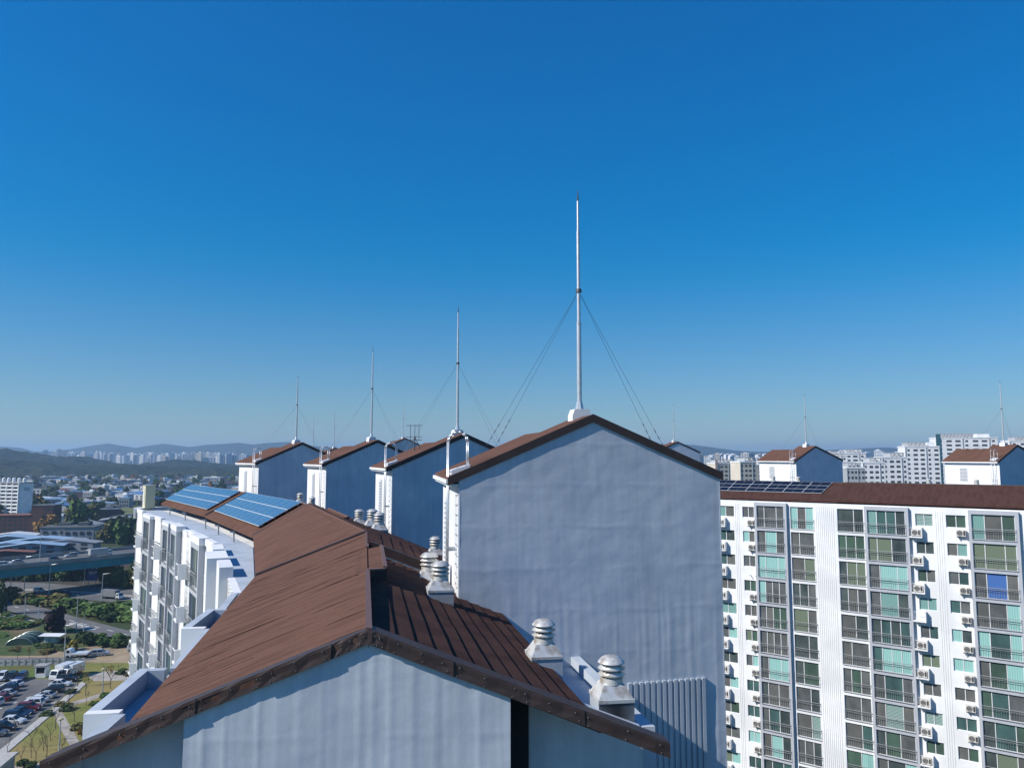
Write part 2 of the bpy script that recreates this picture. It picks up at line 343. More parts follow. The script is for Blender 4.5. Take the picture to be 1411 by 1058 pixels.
def stair_tower(label, cx, cy, ang, group, apex=.5, W=8.5, L1=2.6, L2=2.9, off=0.0, fine=False, rod=7.7, ladder_to=-5.0, guys=True, detail=True, anchors=None):
    t = thing('stair_tower', label, 'building', (cx, cy, 0), ang, group)
    ze, zr = CH - .72 + off, CH + 1.1 + off; ax = W * apex; s1 = (zr - ze) / ax; s2 = (zr - ze) / (W - ax)
    L = L1 + L2
    top = lambda x: ze + s1 * x if x <= ax else ze + s2 * (W - x)
    if fine:
        zb = CH - 13.0
        lw = lumpy_wall(lambda x: top(max(0, min(W, x))), 0, W, zb, zr, 0, CH - 4.3, .010, .06, 3, rib_amp=.75)
        fo = lw.build('front_wall', M['blue'], t, smooth=True)
        MB().yprism([(0.002, 0), (W - .002, 0), (W - .002, ze - .01), (ax, zr - .01), (0.002, ze - .01)], .04, .3).build('core_wall', M['blue'], t)
        e = MB(); e.box(-.002, .03, -.022, .3, 0, ze - .05); e.box(W - .03, W + .002, -.022, .3, 0, ze - .05)
        e.box(.03, W - .03, -.012, .04, 0, zb); e.build('wall_edge', M['blue'], t)
        for i in range(14):
            x = 5.28 + i * .187
            f = MB().box(x, x + .105, -.085, -.01, CH - 16, CH - 7.02 + .004 * i)
            bo = f.build('fin', M['parapet'], t)
    else:
        MB().yprism([(0, 0), (W, 0), (W, ze), (ax, zr), (0, ze)], 0, .3).build('front_wall', M['blue'], t)
    W2 = W * .74; ax2 = W2 * .5 if apex == .5 else W2 * apex; zr2 = ze + s1 * ax2
    MB().box(-.03, .25, .012, L, 0, ze - .02).build('side_wall', M['white'], t)
    MB().box(W - .25, W + .03, .304, L1, 0, ze - .02).build('side_wall', M['blue'], t)
    MB().yprism([(.25, 0), (W2, 0), (W2, ze - .02), (ax2, zr2 - .02), (.25, ze - .02 + s1 * .25)], L - .3, L - .004).build('back_wall', M['white'], t)
    MB().yprism([(.25, 0), (W - .25, 0), (W - .25, ze), (ax, zr - .02), (.25, ze + s1 * .2)], L1 - .25, L1 - .004).build('back_wall', M['blue'], t)
    ov = .36; th = .17
    def slope(xa, za, xb, zb_, y0, y1): return MB().slab([(xa, y0, za), (xb, y0, zb_), (xb, y1, zb_), (xa, y1, za)], th)
    h = .2
    slope(-ov, ze - s1 * ov + h, ax, zr + h, -.03, L1 + .15).build('roof_slope', M['roof'], t)
    slope(ax, zr + h, W + .1, ze - s2 * .1 + h, -.03, L1 + .15).build('roof_slope', M['roof'], t)
    slope(-ov + .02, ze - s1 * ov + h, ax2, zr2 + h - .01, L1 + .152, L + .2).build('roof_slope', M['roof'], t)
    slope(ax2, zr2 + h - .01, W2 + ov, ze - s1 * ov + h, L1 + .152, L + .2).build('roof_slope', M['roof'], t)
    bh = .24
    for xa, za, xb, zb_ in ((-ov, ze - s1 * ov + h, ax, zr + h), (ax, zr + h, W + .1, ze - s2 * .1 + h)):
        MB().hexa([(xa, -.07, za - bh), (xb, -.07, zb_ - bh), (xb, -.031, zb_ - bh), (xa, -.031, za - bh),
                   (xa, -.07, za + .015), (xb, -.07, zb_ + .015), (xb, -.031, zb_ + .015), (xa, -.031, za + .015)]).build('barge_board', M['flash'], t)
    MB().box(-ov - .05, -ov + .03, -.02, L + .15, ze - s1 * ov + .02, ze - s1 * ov + h - .06).build('fascia', M['white'], t)
    MB().box(-ov + .031, -.04, -.01, L + .1, ze - .22, ze - .15).build('eave_box', M['white'], t)
    # louvre
    y0 = L * .58; fr = MB(); lz0, lz1 = (ze - 3.2, ze - .75) if apex == .5 else (ze - 2.3, ze - .8)
    lw_ = .55 if apex == .5 else .9
    lf = fr.box(-.09, -.031, y0 - .05, y0 + lw_ + .05, lz0 - .05, lz1 + .05).build('louvre', M['alu'], t)
    zz = lz0
    sm = MB().hexa([(-.14, 0, -.05), (-.092, 0, 0), (-.092, lw_, 0), (-.14, lw_, -.05), (-.14, 0, -.03), (-.092, 0, .02), (-.092, lw_, .02), (-.14, lw_, -.03)]).mesh('slat', M['galv'])
    while zz < lz1 - .08:
        put('slat', sm, lf, (0, y0, zz + .08)); zz += .17
    if detail:
        b = MB(); xs = -.30; zt = ze + 1.15; zl = CH + ladder_to + off
        for yy in (.38, .80):
            pts = [(xs, yy, zl), (xs, yy, zt)]
            for k in range(1, 7):
                a = math.pi * k / 6; pts.append((xs + .31 - .31 * math.cos(a), yy, zt + .31 * math.sin(a)))
            pts.append((xs + .62, yy, ze + s1 * .3 + .2)); b.path(pts, .029, 8)
        lad = b.build('ladder', M['galv'], t, smooth=True)
        rm = MB().tube((0, .38, 0), (0, .80, 0), .016).mesh('rung', M['galv'])
        zz = zl + .2
        while zz < ze + .9: put('rung', rm, lad, (xs, 0, zz)); zz += .3
        br = MB(); 
        for zz in (ze - 2.2, ze - 4.0):
            for yy in (.38, .80): br.box(xs, -.031, yy - .03, yy + .03, zz, zz + .07)
        br.build('bracket', M['galv'], lad)
        MB().hexa([(-.22, .25, ze + .12), (.36, .25, ze + .36), (.36, .95, ze + .36), (-.22, .95, ze + .12), (-.22, .25, ze + .27), (.36, .25, ze + .45), (.36, .95, ze + .45), (-.22, .95, ze + .27)]).build('ladder_curb', M['white'], t)
        cs = MB()
        for i in range(13): cs.box(-.06, -.031, .10, .13, ze - .5 - i * .31, ze - .46 - i * .31)
        cs.build('wall_clip', M['rail'], t)
    # lightning rod on the ridge
    ry = 1.6; mz = zr + h - .1; zt = mz + .35
    rr = .5 if fine else 1.0
    b = MB().tube((ax, ry, zt), (ax, ry, zt + rod * .385), .086, .080, 12)
    b.tube((ax, ry, zt + rod * .385), (ax, ry, zt + rod * .80), .064, .060, 12).tube((ax, ry, zt + rod * .80), (ax, ry, zt + rod * .945), .045, .040, 12)
    for zz in (.12, .385, .80): b.tube((ax, ry, zt + rod * zz - .02), (ax, ry, zt + rod * zz + .02), .095 if zz < .5 else .068, None, 12)
    b.lathe([(.15, 0), (.15, .03), (.10, .26), (.088, .28)], 8, (ax, ry, zt))
    mast = b.build('lightning_rod', M['galv'], t, smooth=False)
    MB().tube((ax, ry, zt + rod * .945), (ax, ry, zt + rod), .035, .004, 8).build('tip', M['galvd'], mast)
    MB().tube((ax, ry, zt + rod * .525), (ax, ry, zt + rod * .54), .11, .10, 10).build('collar', M['galvd'], mast)
    zl = mz - s1 * .33 - .12
    MB().yprism([(ax - .33, zl), (ax - .33, mz + .14), (ax - .25, zt), (ax + .25, zt), (ax + .33, mz + .14), (ax + .33, zl), (ax, mz - .05)], ry - .32, ry + .32).build('mount', M['white'], mast)
    if guys:
        for gx, gy in (anchors or ((1.3, 4.7), (1.75, 4.5), (7.3, 2.3), (7.9, 2.5))):
            gz = (ze + s1 * gx if gx < ax else ze + s2 * (W - gx)) + h
            a = Vector((ax, ry, zt + rod * .53)); c = Vector((gx, gy, gz)); g = MB().tube(a, c, .005 if fine else .004, None, 5)
            for k in (.80, .84, .88, .93): g.tube(a.lerp(c, k), a.lerp(c, k + .018), .014 if fine else .007, None, 6)
            g.build('guy_wire', M['galvd'], mast)
    return t
TG = 'stair towers along the curved block'
P1 = stair_tower('stair tower nearest the brown gable, pale blue wall with a row of fins low down', -1.61, 23.3, R(10), TG, fine=True, ladder_to=-4.25)
P2 = stair_tower('dark blue shaded stair tower next behind the finned pale blue one', -6.8, 43.2, R(19.6), TG)
P3 = stair_tower('shaded blue stair tower between two others of the curved row, third from the finned one', -14.78, 60.5, R(30), TG)
P4 = stair_tower('blue stair tower at the solar panel end of the curved block, last of its row', -24.0, 72.0, R(38), TG, rod=6.6)
TR = 'stair towers behind the white apartment slab'
RP1 = stair_tower('blue ended stair tower with grey louvre rising behind the black solar array', 37.75, 100.8, R(25), TR, rod=7.0, apex=.42, L1=2.8, L2=4.0, ladder_to=-6)
RP2 = stair_tower('blue ended stair tower with bright louvre rising behind the plain brown slab roof', 57.13, 88.95, R(25), TR, apex=.42, L1=2.8, L2=4.0, ladder_to=-6)
TF = 'far stair towers with only roof and rod showing'
for px, dep, base, a, off, lab in ((437, 190, 8.1, 35, .2, 'farthest small stair tower with a thin rod, behind the last tower of the curved block'),
                                   (465, 167, 7.8, 30, .4, 'small far stair tower peeping over between two blue towers of the curved row'),
                                   (560, 152, 6.8, 25, 2.2, 'far stair tower roof with rod beside the rooftop television aerial'),
                                   (931, 136, 6.7, 12, 1.2, 'far stair tower roof with rod just right of the pale blue tower')):
    x = (px - CXP) / F * dep; stair_tower(lab, x - 4.0, dep - 1.5, R(a), TF, off=off, rod=base, detail=False, guys=False)
# television aerial on the second tower
ta = thing('television_aerial', 'grey multi bar television aerial on a short mast on the second tower roof', 'aerial', (-6.05, 46.9, CH + .2), 0)
MB().tube((0, 0, -.2), (.03, 0, 1.0), .035).tube((.03, 0, .95), (.35, .05, .25), .02).tube((.03, 0, .95), (-.3, .05, .25), .02).build('mast', M['galvd'], ta)
for zz in (.75, .95, 1.65): MB().tube((-.5, 0, zz), (.48, 0, zz + .01), .016).build('boom', M['galvd'], ta)
for xx in (-.25, .02, .28): MB().tube((xx, 0, .7), (xx, 0, 1.7), .016).build('element', M['galvd'], ta)

# ------------------------------------------------------------------ facade generator
FL = 2.8
ORD = ['top floor', 'one floor below the top'] + ['%s floors below the top' % w for w in 'two three four five six seven eight nine ten eleven twelve'.split()]
_pc = {}
def pane_mesh(w, h):
    k = (round(w, 3), round(h, 3))
    if k not in _pc: _pc[k] = MB().box(0, w, 0, .02, 0, h).mesh('pane', PANE[0])
    return _pc[k]
_wc = {}
def win_mesh(w, h, cuts):
    k = (round(w, 3), round(h, 3), cuts)
    if k not in _wc:
        b = MB(); f = .055
        b.box(0, w, 0, .09, 0, f).box(0, w, 0, .09, h - f, h).box(0, f, .002, .088, f, h - f).box(w - f, w, .002, .088, f, h - f)
        for c in cuts: b.box(w * c - .035, w * c + .035, .004, .086, f, h - f)
        _wc[k] = b.mesh('window', M['alu'])
    return _wc[k]
_rc = {}
def rail_mesh(w):
    k = round(w, 2)
    if k not in _rc:
        b = MB().box(0, w, -.03, .03, 1.08, 1.13).box(0, w, -.02, .02, .90, .93).box(0, w, -.02, .02, .06, .10)
        n = max(4, int(w / .2))
        for i in range(n + 1): b.box(i * (w - .02) / n, i * (w - .02) / n + .015, -.008, .008, .10, .90)
        for x in (0.02, w * .5, w - .06): b.box(x, x + .04, .03, .16, .3, .34).box(x, x + .04, .03, .16, 1.08, 1.12)
        _rc[k] = b.mesh('railing', M['rail'])
    return _rc[k]
# outdoor air conditioner units
def ac_proto():
    t = thing('air_conditioner', 'cream outdoor air conditioner unit', 'air conditioner')
    c = put('casing', bevel(MB().box(-.42, .42, -.16, .16, .06, .72).mesh('casing', M['ac']), .025), t)
    b = MB().lathe([(.26, 0), (.26, .02)], 18); v = [(p[0] - .10, -.161 - p[2], p[1] + .39) for p in b.v]; b.v = v
    gr = b.build('fan_grille', M['acdark'], t)
    g = MB()
    for r_ in (.08, .15, .22, .27):
        n = 18
        for i in range(n):
            a0, a1 = 2 * math.pi * i / n, 2 * math.pi * (i + 1) / n
            g.tube((-.10 + r_ * math.cos(a0), -.19, .39 + r_ * math.sin(a0)), (-.10 + r_ * math.cos(a1), -.19, .39 + r_ * math.sin(a1)), .009, None, 4, False)
    g.build('guard', M['ac'], gr)
    MB().box(.22, .38, -.165, -.161, .15, .62).build('side_grille', M['acdark'], t)
    MB().box(-.36, -.28, -.16, .16, 0, .058).build('foot', M['rubber'], t); MB().box(.28, .36, -.16, .16, 0, .058).build('foot', M['rubber'], t)
    return t
AC0 = ac_proto(); AC_USED = [0]
def place_ac(x, y, z, rz, label, group):
    o = AC0 if not AC_USED[0] else copy_tree(AC0); AC_USED[0] = 1
    o.location = (x, y, z); o.rotation_euler = (0, 0, rz); o['label'] = label; o['group'] = group; return o
def facade(par, ox, oy, ang, x_lo, x_hi, cols, acs, ztop, floors, zstop, rnd, ac_lab, ac_group, ribs=(), first=0):
    """cols: (kind, x0, x1); acs: (x, ledge side or None, floor-relative height). Local -y is outward."""
    ca, sa = math.cos(ang), math.sin(ang)
    def T(x, y, z): return Vector((ox + x * ca - y * sa, oy + x * sa + y * ca, z))
    base = Vector(par.location)
    def P(name, me, x, y, z): return put(name, me, par, T(x, y, z) - base, ang)
    cols = sorted(cols, key=lambda c: c[1]); w = MB(); x = x_lo
    zb = lambda k: ztop - .30 - FL * (k + 1)
    H = {'small': (1.15, 2.40), 'white': (.14, 2.60), 'grey': (.14, 2.60)}
    for kind, a, c in cols:
        if a > x: w.box(x, a, 0, .3, zstop, ztop)
        x = c; lo, hi = H[kind]; z = ztop
        for k in range(floors):
            w.box(a, c, .002, .298, zb(k) + hi, z); z = zb(k) + lo
        w.box(a, c, .002, .298, zstop, z)
    if x < x_hi: w.box(x, x_hi, 0, .3, zstop, ztop)
    w.build('wall', M['white'], par, loc=T(0, 0, 0) - base, rz=ang)
    for kind, a, c in cols:
        if kind == 'grey':
            b = MB(); y0 = -.38
            b.box(a - .16, a + .10, y0, .0, zstop, ztop - .12).box(c - .10, c + .22, y0, .0, zstop, ztop - .12)
            z = ztop - .123
            for k in range(floors): b.box(a + .10, c - .10, y0 + .003, 0, zb(k) + 2.60, z); z = zb(k) + .14
            b.box(a + .10, c - .10, y0 + .003, 0, zstop, z)
            b.build('bay_frame', M['bay'], par, loc=T(0, 0, 0) - base, rz=ang)
        for k in range(first, floors):
            lo, hi = H[kind]; i_ = .10 if kind == 'grey' else 0; yy = -.22 if kind == 'grey' else .12
            ww = c - a - 2 * i_; hh = hi - lo
            if kind == 'small': cuts = (.5,)
            elif ww < 2.9: cuts = rnd.choice(((.62,), (.36,), (.55,), (.3, .66)))
            else: cuts = rnd.choice(((.27, .72), (.25, .5, .75), (.3, .7), (.24, .62), (.28, .74)))
            wo = P('window', win_mesh(ww, hh, cuts), a + i_, yy, zb(k) + lo)
            e = [0] + [q * ww for q in cuts] + [ww]; main = rnd.choices(range(len(PANE)), PW)[0]; main = 9 if (a, k) == (25.85, 2) else main
            for j in range(len(e) - 1):
                pm = main if rnd.random() < .6 or (main == 9 and j == 1) else rnd.choice((0, 1, 2, 7, 8, 4))
                if kind != 'small' and (j in (0, len(e) - 2) and main != 9 or main == 9 and j != 1) and rnd.random() < .45: pm = rnd.choice((7, 2, 0))
                po = put('pane', pane_mesh(e[j + 1] - e[j] - .06, hh - .08), wo, (e[j] + .03, .035 + (.02 if j % 2 else 0), .04)); setmat(po, PANE[pm])
            if kind != 'small':
                P('railing', rail_mesh(ww + .06), a + i_ - .03, (-.50 if kind == 'grey' else -.14), zb(k) + lo - .02)
    for k in range(first, floors):
        for ia, (xx, side, dz) in enumerate(acs):
            z = zb(k) + dz
            if side is not None:
                b = MB().box(-.58, .58, -.62, -.003, -.12, 0).box(.50 if side > 0 else -.58, .58 if side > 0 else -.50, -.62, -.003, .002, .92)
                b.box(-.50 if side > 0 else -.58, .58 if side < 0 else .50, -.63, -.60, .85, .90)
                P('air_conditioner_ledge', b.mesh('air_conditioner_ledge', M['white']), xx, 0, z)
                yy = -.32
            else:
                b = MB().box(-.40, -.34, -.46, -.003, -.06, 0).box(.34, .40, -.46, -.003, -.06, 0)
                P('air_conditioner_bracket', b.mesh('air_conditioner_bracket', M['galv']), xx, 0, z); yy = -.28
            if rnd.random() < .93:
                p = T(xx + rnd.uniform(-.05, .05), yy, z + .001); place_ac(p.x, p.y, p.z, ang + rnd.uniform(-.03, .03), ac_lab[ia] % ORD[k], ac_group)
    for a, c in ribs:
        n = int((c - a) / .2)
        rm = MB().box(0, .07, -.03, -.002, zstop, ztop - .35).mesh('rib', M['white'])
        for i in range(n): P('rib', rm, a + i * .2, 0, 0)
    return T
# ------------------------------------------------------------------ white slab on the right
AX, AY, AANG = 24.69, 91.17, R(-36.5)
rb = thing('apartment_block', 'white apartment slab with grey bays, brown roof and black solar array', 'building', (AX, AY, 0))
rcols = [('small', -.2, 1.86), ('small', 2.86, 4.23), ('grey', 4.55, 7.80), ('white', 8.35, 10.84), ('white', 13.35, 16.0), ('grey', 16.32, 20.15),
         ('small', 20.95, 22.54), ('small', 23.71, 25.45), ('grey', 25.85, 29.65), ('white', 30.3, 32.9), ('white', 35.6, 38.2), ('small', 42.2, 43.8),
         ('white', -6.2, -3.6), ('small', -2.6, -1.2)]
racs = [(0.35, 1, .10), (4.0, None, .22), (21.0, 1, .12), (25.05, None, .30)]
rndR = random.Random(5)
TR_ = facade(rb, AX, AY, AANG, -10, 46, rcols, racs, CH - 5.25, 12, 0, rndR, ['air conditioner on the far end ledge of the white slab, %s', 'air conditioner beside the first grey bay of the white slab, %s', 'air conditioner beside the middle grey bay of the white slab, %s', 'air conditioner beside the last grey bay of the white slab, %s'], 'air conditioners on the white slab',
             ribs=((1.98, 2.7), (11.1, 13.2), (22.75, 23.6), (33.2, 35.4)))
rcs = rb
def RBp(name, mb, mat, **k): return mb.build(name, mat, rb, rz=AANG, loc=(0, 0, 0), **k)
RBp('end_wall', MB().box(-10, -9.7, .31, 10.2, 0, CH - 5.25), M['white']); RBp('end_wall', MB().box(45.7, 46, .31, 10.2, 0, CH - 5.25), M['white'])
RBp('back_wall', MB().box(-9.69, 45.69, 9.9, 10.2, 0, CH - 5.25), M['white'])
RBp('gutter_floor', MB().box(-9.69, 45.69, .31, 9.89, CH - 5.6, CH - 5.32), M['parapet'])
M['roofR'] = roof_mat('brown_shingle_far_slab', AANG + math.pi / 2 * 0 + R(90), (.072, .036, .029))
rz0 = lambda y: CH - 5.15 + .41 * y
for i, (xa, xb, dz) in enumerate(((-10.3, 13.3, 0.0), (13.3, 31.0, .045), (31.0, 46.3, 0.0))):
    RBp('roof_slope', MB().slab([(xa, .42, rz0(.42) + dz), (xb, .42, rz0(.42) + dz), (xb, 5.05, rz0(5.05) + dz), (xa, 5.05, rz0(5.05) + dz)], .16), M['roofR'])
    RBp('roof_slope', MB().slab([(xa, 5.05, rz0(5.05) + dz), (xb, 5.05, rz0(5.05) + dz), (xb, 9.9, rz0(.2) + dz), (xa, 9.9, rz0(.2) + dz)], .16), M['roofR'])
    RBp('ridge_cap', MB().hexa([(xa, 4.9, rz0(4.9) + dz), (xb, 4.9, rz0(4.9) + dz), (xb, 5.2, rz0(4.9) + dz), (xa, 5.2, rz0(4.9) + dz), (xa, 4.95, rz0(5.1) + dz), (xb, 4.95, rz0(5.1) + dz), (xb, 5.15, rz0(5.1) + dz), (xa, 5.15, rz0(5.1) + dz)]), M['flash'])
cm = MB().hexa([(0, 0, 0), (18.0, 0, 0), (18.0, .36, .41 * .36 - .02), (0, .36, .41 * .36 - .02), (0, 0, .022), (18.0, 0, .022), (18.0, .36, .41 * .36 + .004), (0, .36, .41 * .36 + .004)]).mesh('shingle_course', M['roofR'])
for xa, dz in ((-4.8, 0.), (13.2, .045), (31.0, 0.)):
    for i in range(13):
        yy = .40 + i * .352; put('shingle_course', cm, rb, Vector(TR_(xa, yy, rz0(yy) + dz + .001)) - Vector((AX, AY, 0)), AANG)
# solar arrays
def solar_array(name, label, quad, nx, ny, mat, gap=.03, lift=.14, split=False):
    """quad: near-left, near-right, far-right, far-left on the roof plane (world)"""
    q = [Vector(p) for p in quad]; c = sum(q, Vector()) / 4; t = thing(name, label, 'solar panels', c)
    nrm = (q[1] - q[0]).cross(q[3] - q[0]).normalized(); nrm = nrm if nrm.z > 0 else -nrm
    def B(u, v): return q[0].lerp(q[1], u).lerp(q[3].lerp(q[2], u), v) - c + nrm * lift
    for i in range(nx):
        for j in range(ny):
            u0, u1, v0, v1 = i / nx, (i + 1) / nx, j / ny, (j + 1) / ny; g = gap / ((q[1] - q[0]).length / nx) / nx; gv = gap / ((q[3] - q[0]).length / ny) / ny
            def fr(a0, a1, b0, b1, h0, h1):
                p = [B(a0, b0), B(a1, b0), B(a1, b1), B(a0, b1)]; return MB().hexa([x + nrm * h0 for x in p] + [x + nrm * h1 for x in p])
            fo = fr(u0 + g * .3, u1 - g * .3, v0 + gv * .3, v1 - gv * .3, -.04, 0).build('panel', M['alu'], t)
            n_ = 2 if split else 1
            for s_ in range(n_):
                a0 = u0 + g + (u1 - u0 - 2 * g) * s_ / n_ + (.25 * g if s_ else 0); a1 = u0 + g + (u1 - u0 - 2 * g) * (s_ + 1) / n_ - (.25 * g if s_ < n_ - 1 else 0)
                p = [B(a0, v0 + gv), B(a1, v0 + gv), B(a1, v1 - gv), B(a0, v1 - gv)]
                o = p[0]; ex = (p[1] - p[0]).normalized(); ey = nrm.cross(ex); mtx = Matrix((ex, ey, nrm)).transposed()
                loc = [mtx.inverted() @ (x - o) for x in p]
                cb = MB().hexa([x + Vector((0, 0, .001)) for x in loc] + [x + Vector((0, 0, .006)) for x in loc])
                co = cb.build('cell', mat, fo); co.matrix_local = Matrix.Translation(o) @ mtx.to_4x4()
    b = MB()
    for v in (.08, .36, .64, .92):
        b.tube(B(0, v) - nrm * .07, B(1, v) - nrm * .07, .03, None, 6)
        for u in (.02, .34, .66, .98): b.tube(B(u, v) - nrm * .07, B(u, v) - nrm * (lift + .12), .025, None, 6)
    b.build('support_rail', M['galv'], t); return t
def rr(x, y): p = TR_(x, y, rz0(y)); return p
solar_array('solar_array', 'black solar array on the brown roof of the white slab', [rr(-6.2, 1.95), rr(11.35, 1.95), rr(11.9, 4.75), rr(-6.2, 4.75)], 8, 3, M['solard'], split=True, gap=.035)
# ------------------------------------------------------------------ the curved block we stand on
cb = thing('apartment_block', 'curved white apartment block with brown roofs and blue solar arrays', 'building', (-8, 30, 0))
cbw = lambda name, mb, mat, smooth=False: mb.build(name, mat, cb, smooth=smooth, world=True)
ZR, ZE, SL = CH - 3.0, CH - 4.62, .395
RD = [Vector((-2.48, 13.4, ZR)), Vector((-5.71, 30.06, ZR)), Vector((-12.6, 47.1, ZR)), Vector((-21.5, 61.6, ZR)), Vector((-32.1, 76.2, ZR))]
EV = [Vector((-6.57, 13.11, ZE)), Vector((-9.9, 29.7, ZE)), Vector((-15.0, 44.4, ZE)), Vector((-23.7, 59.0, ZE)), Vector((-34.4, 74.5, ZE))]
FO = [Vector((-7.55, 13.3, 0)), Vector((-10.7, 29.6, 0)), Vector((-16.6, 43.2, 0)), Vector((-25.5, 57.9, 0)), Vector((-36.0, 73.3, 0))]   # outer wall line
GA = R(4); GD = Vector((math.cos(GA), math.sin(GA), 0)); GN = Vector((-math.sin(GA), math.cos(GA), 0))   # along / into the gable
g0 = RD[0]
segdir = [(RD[i + 1] - RD[i]).normalized() for i in range(4)]
def perp(i): d = segdir[i]; return Vector((d.y, -d.x, 0))
RT = [RD[0] + GD * 4.0] + [RD[i] + (perp(i - 1) + perp(min(3, i))).normalized() * 4.4 for i in range(1, 5)]
for i in range(4):
    q = [FO[i], FO[i + 1], RT[i + 1], RT[i]]
    if i == 0: q = [FO[0] + GN * 1.42, FO[1], RT[1], RT[0] + GN * 1.42]
    cbw('body_wall', MB().prism([(p.x, p.y) for p in q], 0, CH - (5.5 if i < 1 else 5.3)), M['white'] if i else M['parapet'])
# left slopes
rndS = random.Random(8)
for i in range(4):
    a, b, c, d = RD[i], RD[i + 1], EV[i + 1], EV[i]
    if i == 0: a = a + Vector((0, -.05, 0)); d = d + Vector((0, -.05, 0))
    dz = Vector((0, 0, .035 * (i % 2) - (.03 if i == 0 else 0)))
    ang_ = math.atan2((a - d).y + (b - c).y, (a - d).x + (b - c).x)
    m = roof_mat('brown_asphalt_shingle_slope', ang_) ; M['slope%d' % i] = m
    cbw('roof_slope', MB().slab([d + dz, c + dz, b + dz, a + dz], .16), m)
    if i:   # lead and lifted seam at the joint of two slopes
        n = (b - a).normalized()
        cbw('roof_seam', MB().slab([d + dz - n * .06 + Vector((0, 0, .05)), d + dz + n * .08 + Vector((0, 0, .05)), a + dz + n * .08 + Vector((0, 0, .05)), a + dz - n * .06 + Vector((0, 0, .05))], .1), M['flash'])
deck = [o for o in cb.children if o.name.startswith('roof_slope')][0]
NS = 62
def SP_(t, u): return RD[0].lerp(RD[1], t).lerp(EV[0].lerp(EV[1], t), u)
lap = .001
for k in range(NS):
    cuts = sorted([0, 1] + [rndS.uniform(.08, .92) for _ in range(rndS.choice((2, 3, 3)))])
    for u0, u1 in zip(cuts, cuts[1:]):
        t0 = k / NS + rndS.uniform(-.004, .004); t1 = (k + 1.12) / NS; l = rndS.uniform(.0, .001)
        if rndS.random() < .16 and k < 58 and u1 - u0 > .15: l = rndS.uniform(.007, .020)
        e = Vector((0, 0, 1)); um = (u0 + u1) / 2
        nseg = 7; b = MB(); top = []; j0_ = rndS.uniform(.6, 1.4)
        for s in range(nseg + 1):
            u = u0 + (u1 - u0) * s / nseg; w = rndS.uniform(-.001, .001); ll = l * math.sin(math.pi * (s / nseg) ** j0_) if l > .005 else l
            p0 = SP_(t0 + w, u) + e * (ll + lap); p1 = SP_(t1, u) + e * .0005
            top.append((p0, p1))
        vv = []
        for p0, p1 in top: vv += [p0, p1, p0 - e * (ll + lap + .006), p1 - e * .012]
        fs = []
        for s in range(nseg):
            o = 4 * s; fs += [(o, o + 4, o + 5, o + 1), (o + 2, o + 3, o + 7, o + 6), (o, o + 2, o + 6, o + 4), (o + 1, o + 5, o + 7, o + 3)]
        fs += [(0, 1, 3, 2), (4 * nseg, 4 * nseg + 2, 4 * nseg + 3, 4 * nseg + 1)]
        b.add([v - Vector(cb.location) for v in vv], fs); so_ = b.build('shingle', M['slope0'], deck); so_.location = Vector(cb.location)
# right slopes with heavy courses
def courses(P0, P1, d0, d1, zd0, zd1, s_lo, s_hi, n, rnd, pieces, name='shingle_course'):
    """P0-P1 ridge line, d0/d1 the directions away from it at each end"""
    def Q(t, s): p = P0.lerp(P1, t) + d0.lerp(d1, t).normalized() * s; return Vector((p.x, p.y, ZR - zd0 - (zd1 - zd0) * t - SL * s))
    dk = cbw('roof_slope', MB().slab([Q(0, s_lo - .1), Q(0, s_hi), Q(1, s_hi), Q(1, s_lo - .1)], .14), M['course'])
    for k in range(n):
        s0 = s_lo + (s_hi - s_lo) * k / n; s1 = s_lo + (s_hi - s_lo) * (k + 1) / n + .015
        cuts = [0] + sorted(rnd.uniform(.1, .9) for _ in range(pieces - 1)) + [1]
        for t0, t1 in zip(cuts, cuts[1:]):
            h = rnd.uniform(.036, .050); h2 = h + rnd.uniform(-.006, .006); n_ = 5; b = MB(); vv = []; fs = []
            for j in range(n_ + 1):
                t = t0 + (t1 - t0) * j / n_; wob = rnd.uniform(-.012, .012); hh = h + (h2 - h) * j / n_ + rnd.uniform(-.004, .004)
                A_ = Q(t, s0) + Vector((0, 0, .004)); B_ = Q(t, s1 + wob)
                vv += [A_, B_ + Vector((0, 0, hh)), B_ + Vector((0, 0, -.004)), A_ - Vector((0, 0, .01))]
            for j in range(n_):
                o = 4 * j
                for p_ in range(4): fs.append((o + p_, o + 4 + p_, o + 4 + (p_ + 1) % 4, o + (p_ + 1) % 4))
            fs += [(0, 1, 2, 3), (4 * n_ + 3, 4 * n_ + 2, 4 * n_ + 1, 4 * n_)]
            b.add([v - Vector(cb.location) for v in vv], fs); o_ = b.build(name, M['course'], dk); o_.location = Vector(cb.location)
    return dk
T26 = (26.0 - 13.4) / (30.06 - 13.4); R26 = RD[0].lerp(RD[1], T26)
courses(RD[0] + GN * .02, R26, GD, perp(0), .09, .26, .12, 4.05, 11, rndS, 2)
rp2 = (perp(0) + perp(1)).normalized()
R26b = R26 + segdir[0] * .02
courses(R26b, RD[1], perp(0), rp2, -.10, -.10, .12, 4.3, 11, rndS, 1)
courses(RD[1], RD[2], rp2, (perp(1) + perp(2)).normalized(), -.10, -.10, .12, 4.3, 11, rndS, 1)
for i in (2, 3):
    p_, q_ = RD[i], RD[i + 1]; d0, d1 = (perp(i - 1) + perp(i)).normalized(), (perp(i) + perp(min(3, i + 1))).normalized()
    z = lambda v, s: Vector((v.x, v.y, ZR - SL * s))
    cbw('roof_slope', MB().slab([z(p_, 0), z(p_ + d0 * 4.6, 4.6), z(q_ + d1 * 4.6, 4.6), z(q_, 0)], .16), M['course'])
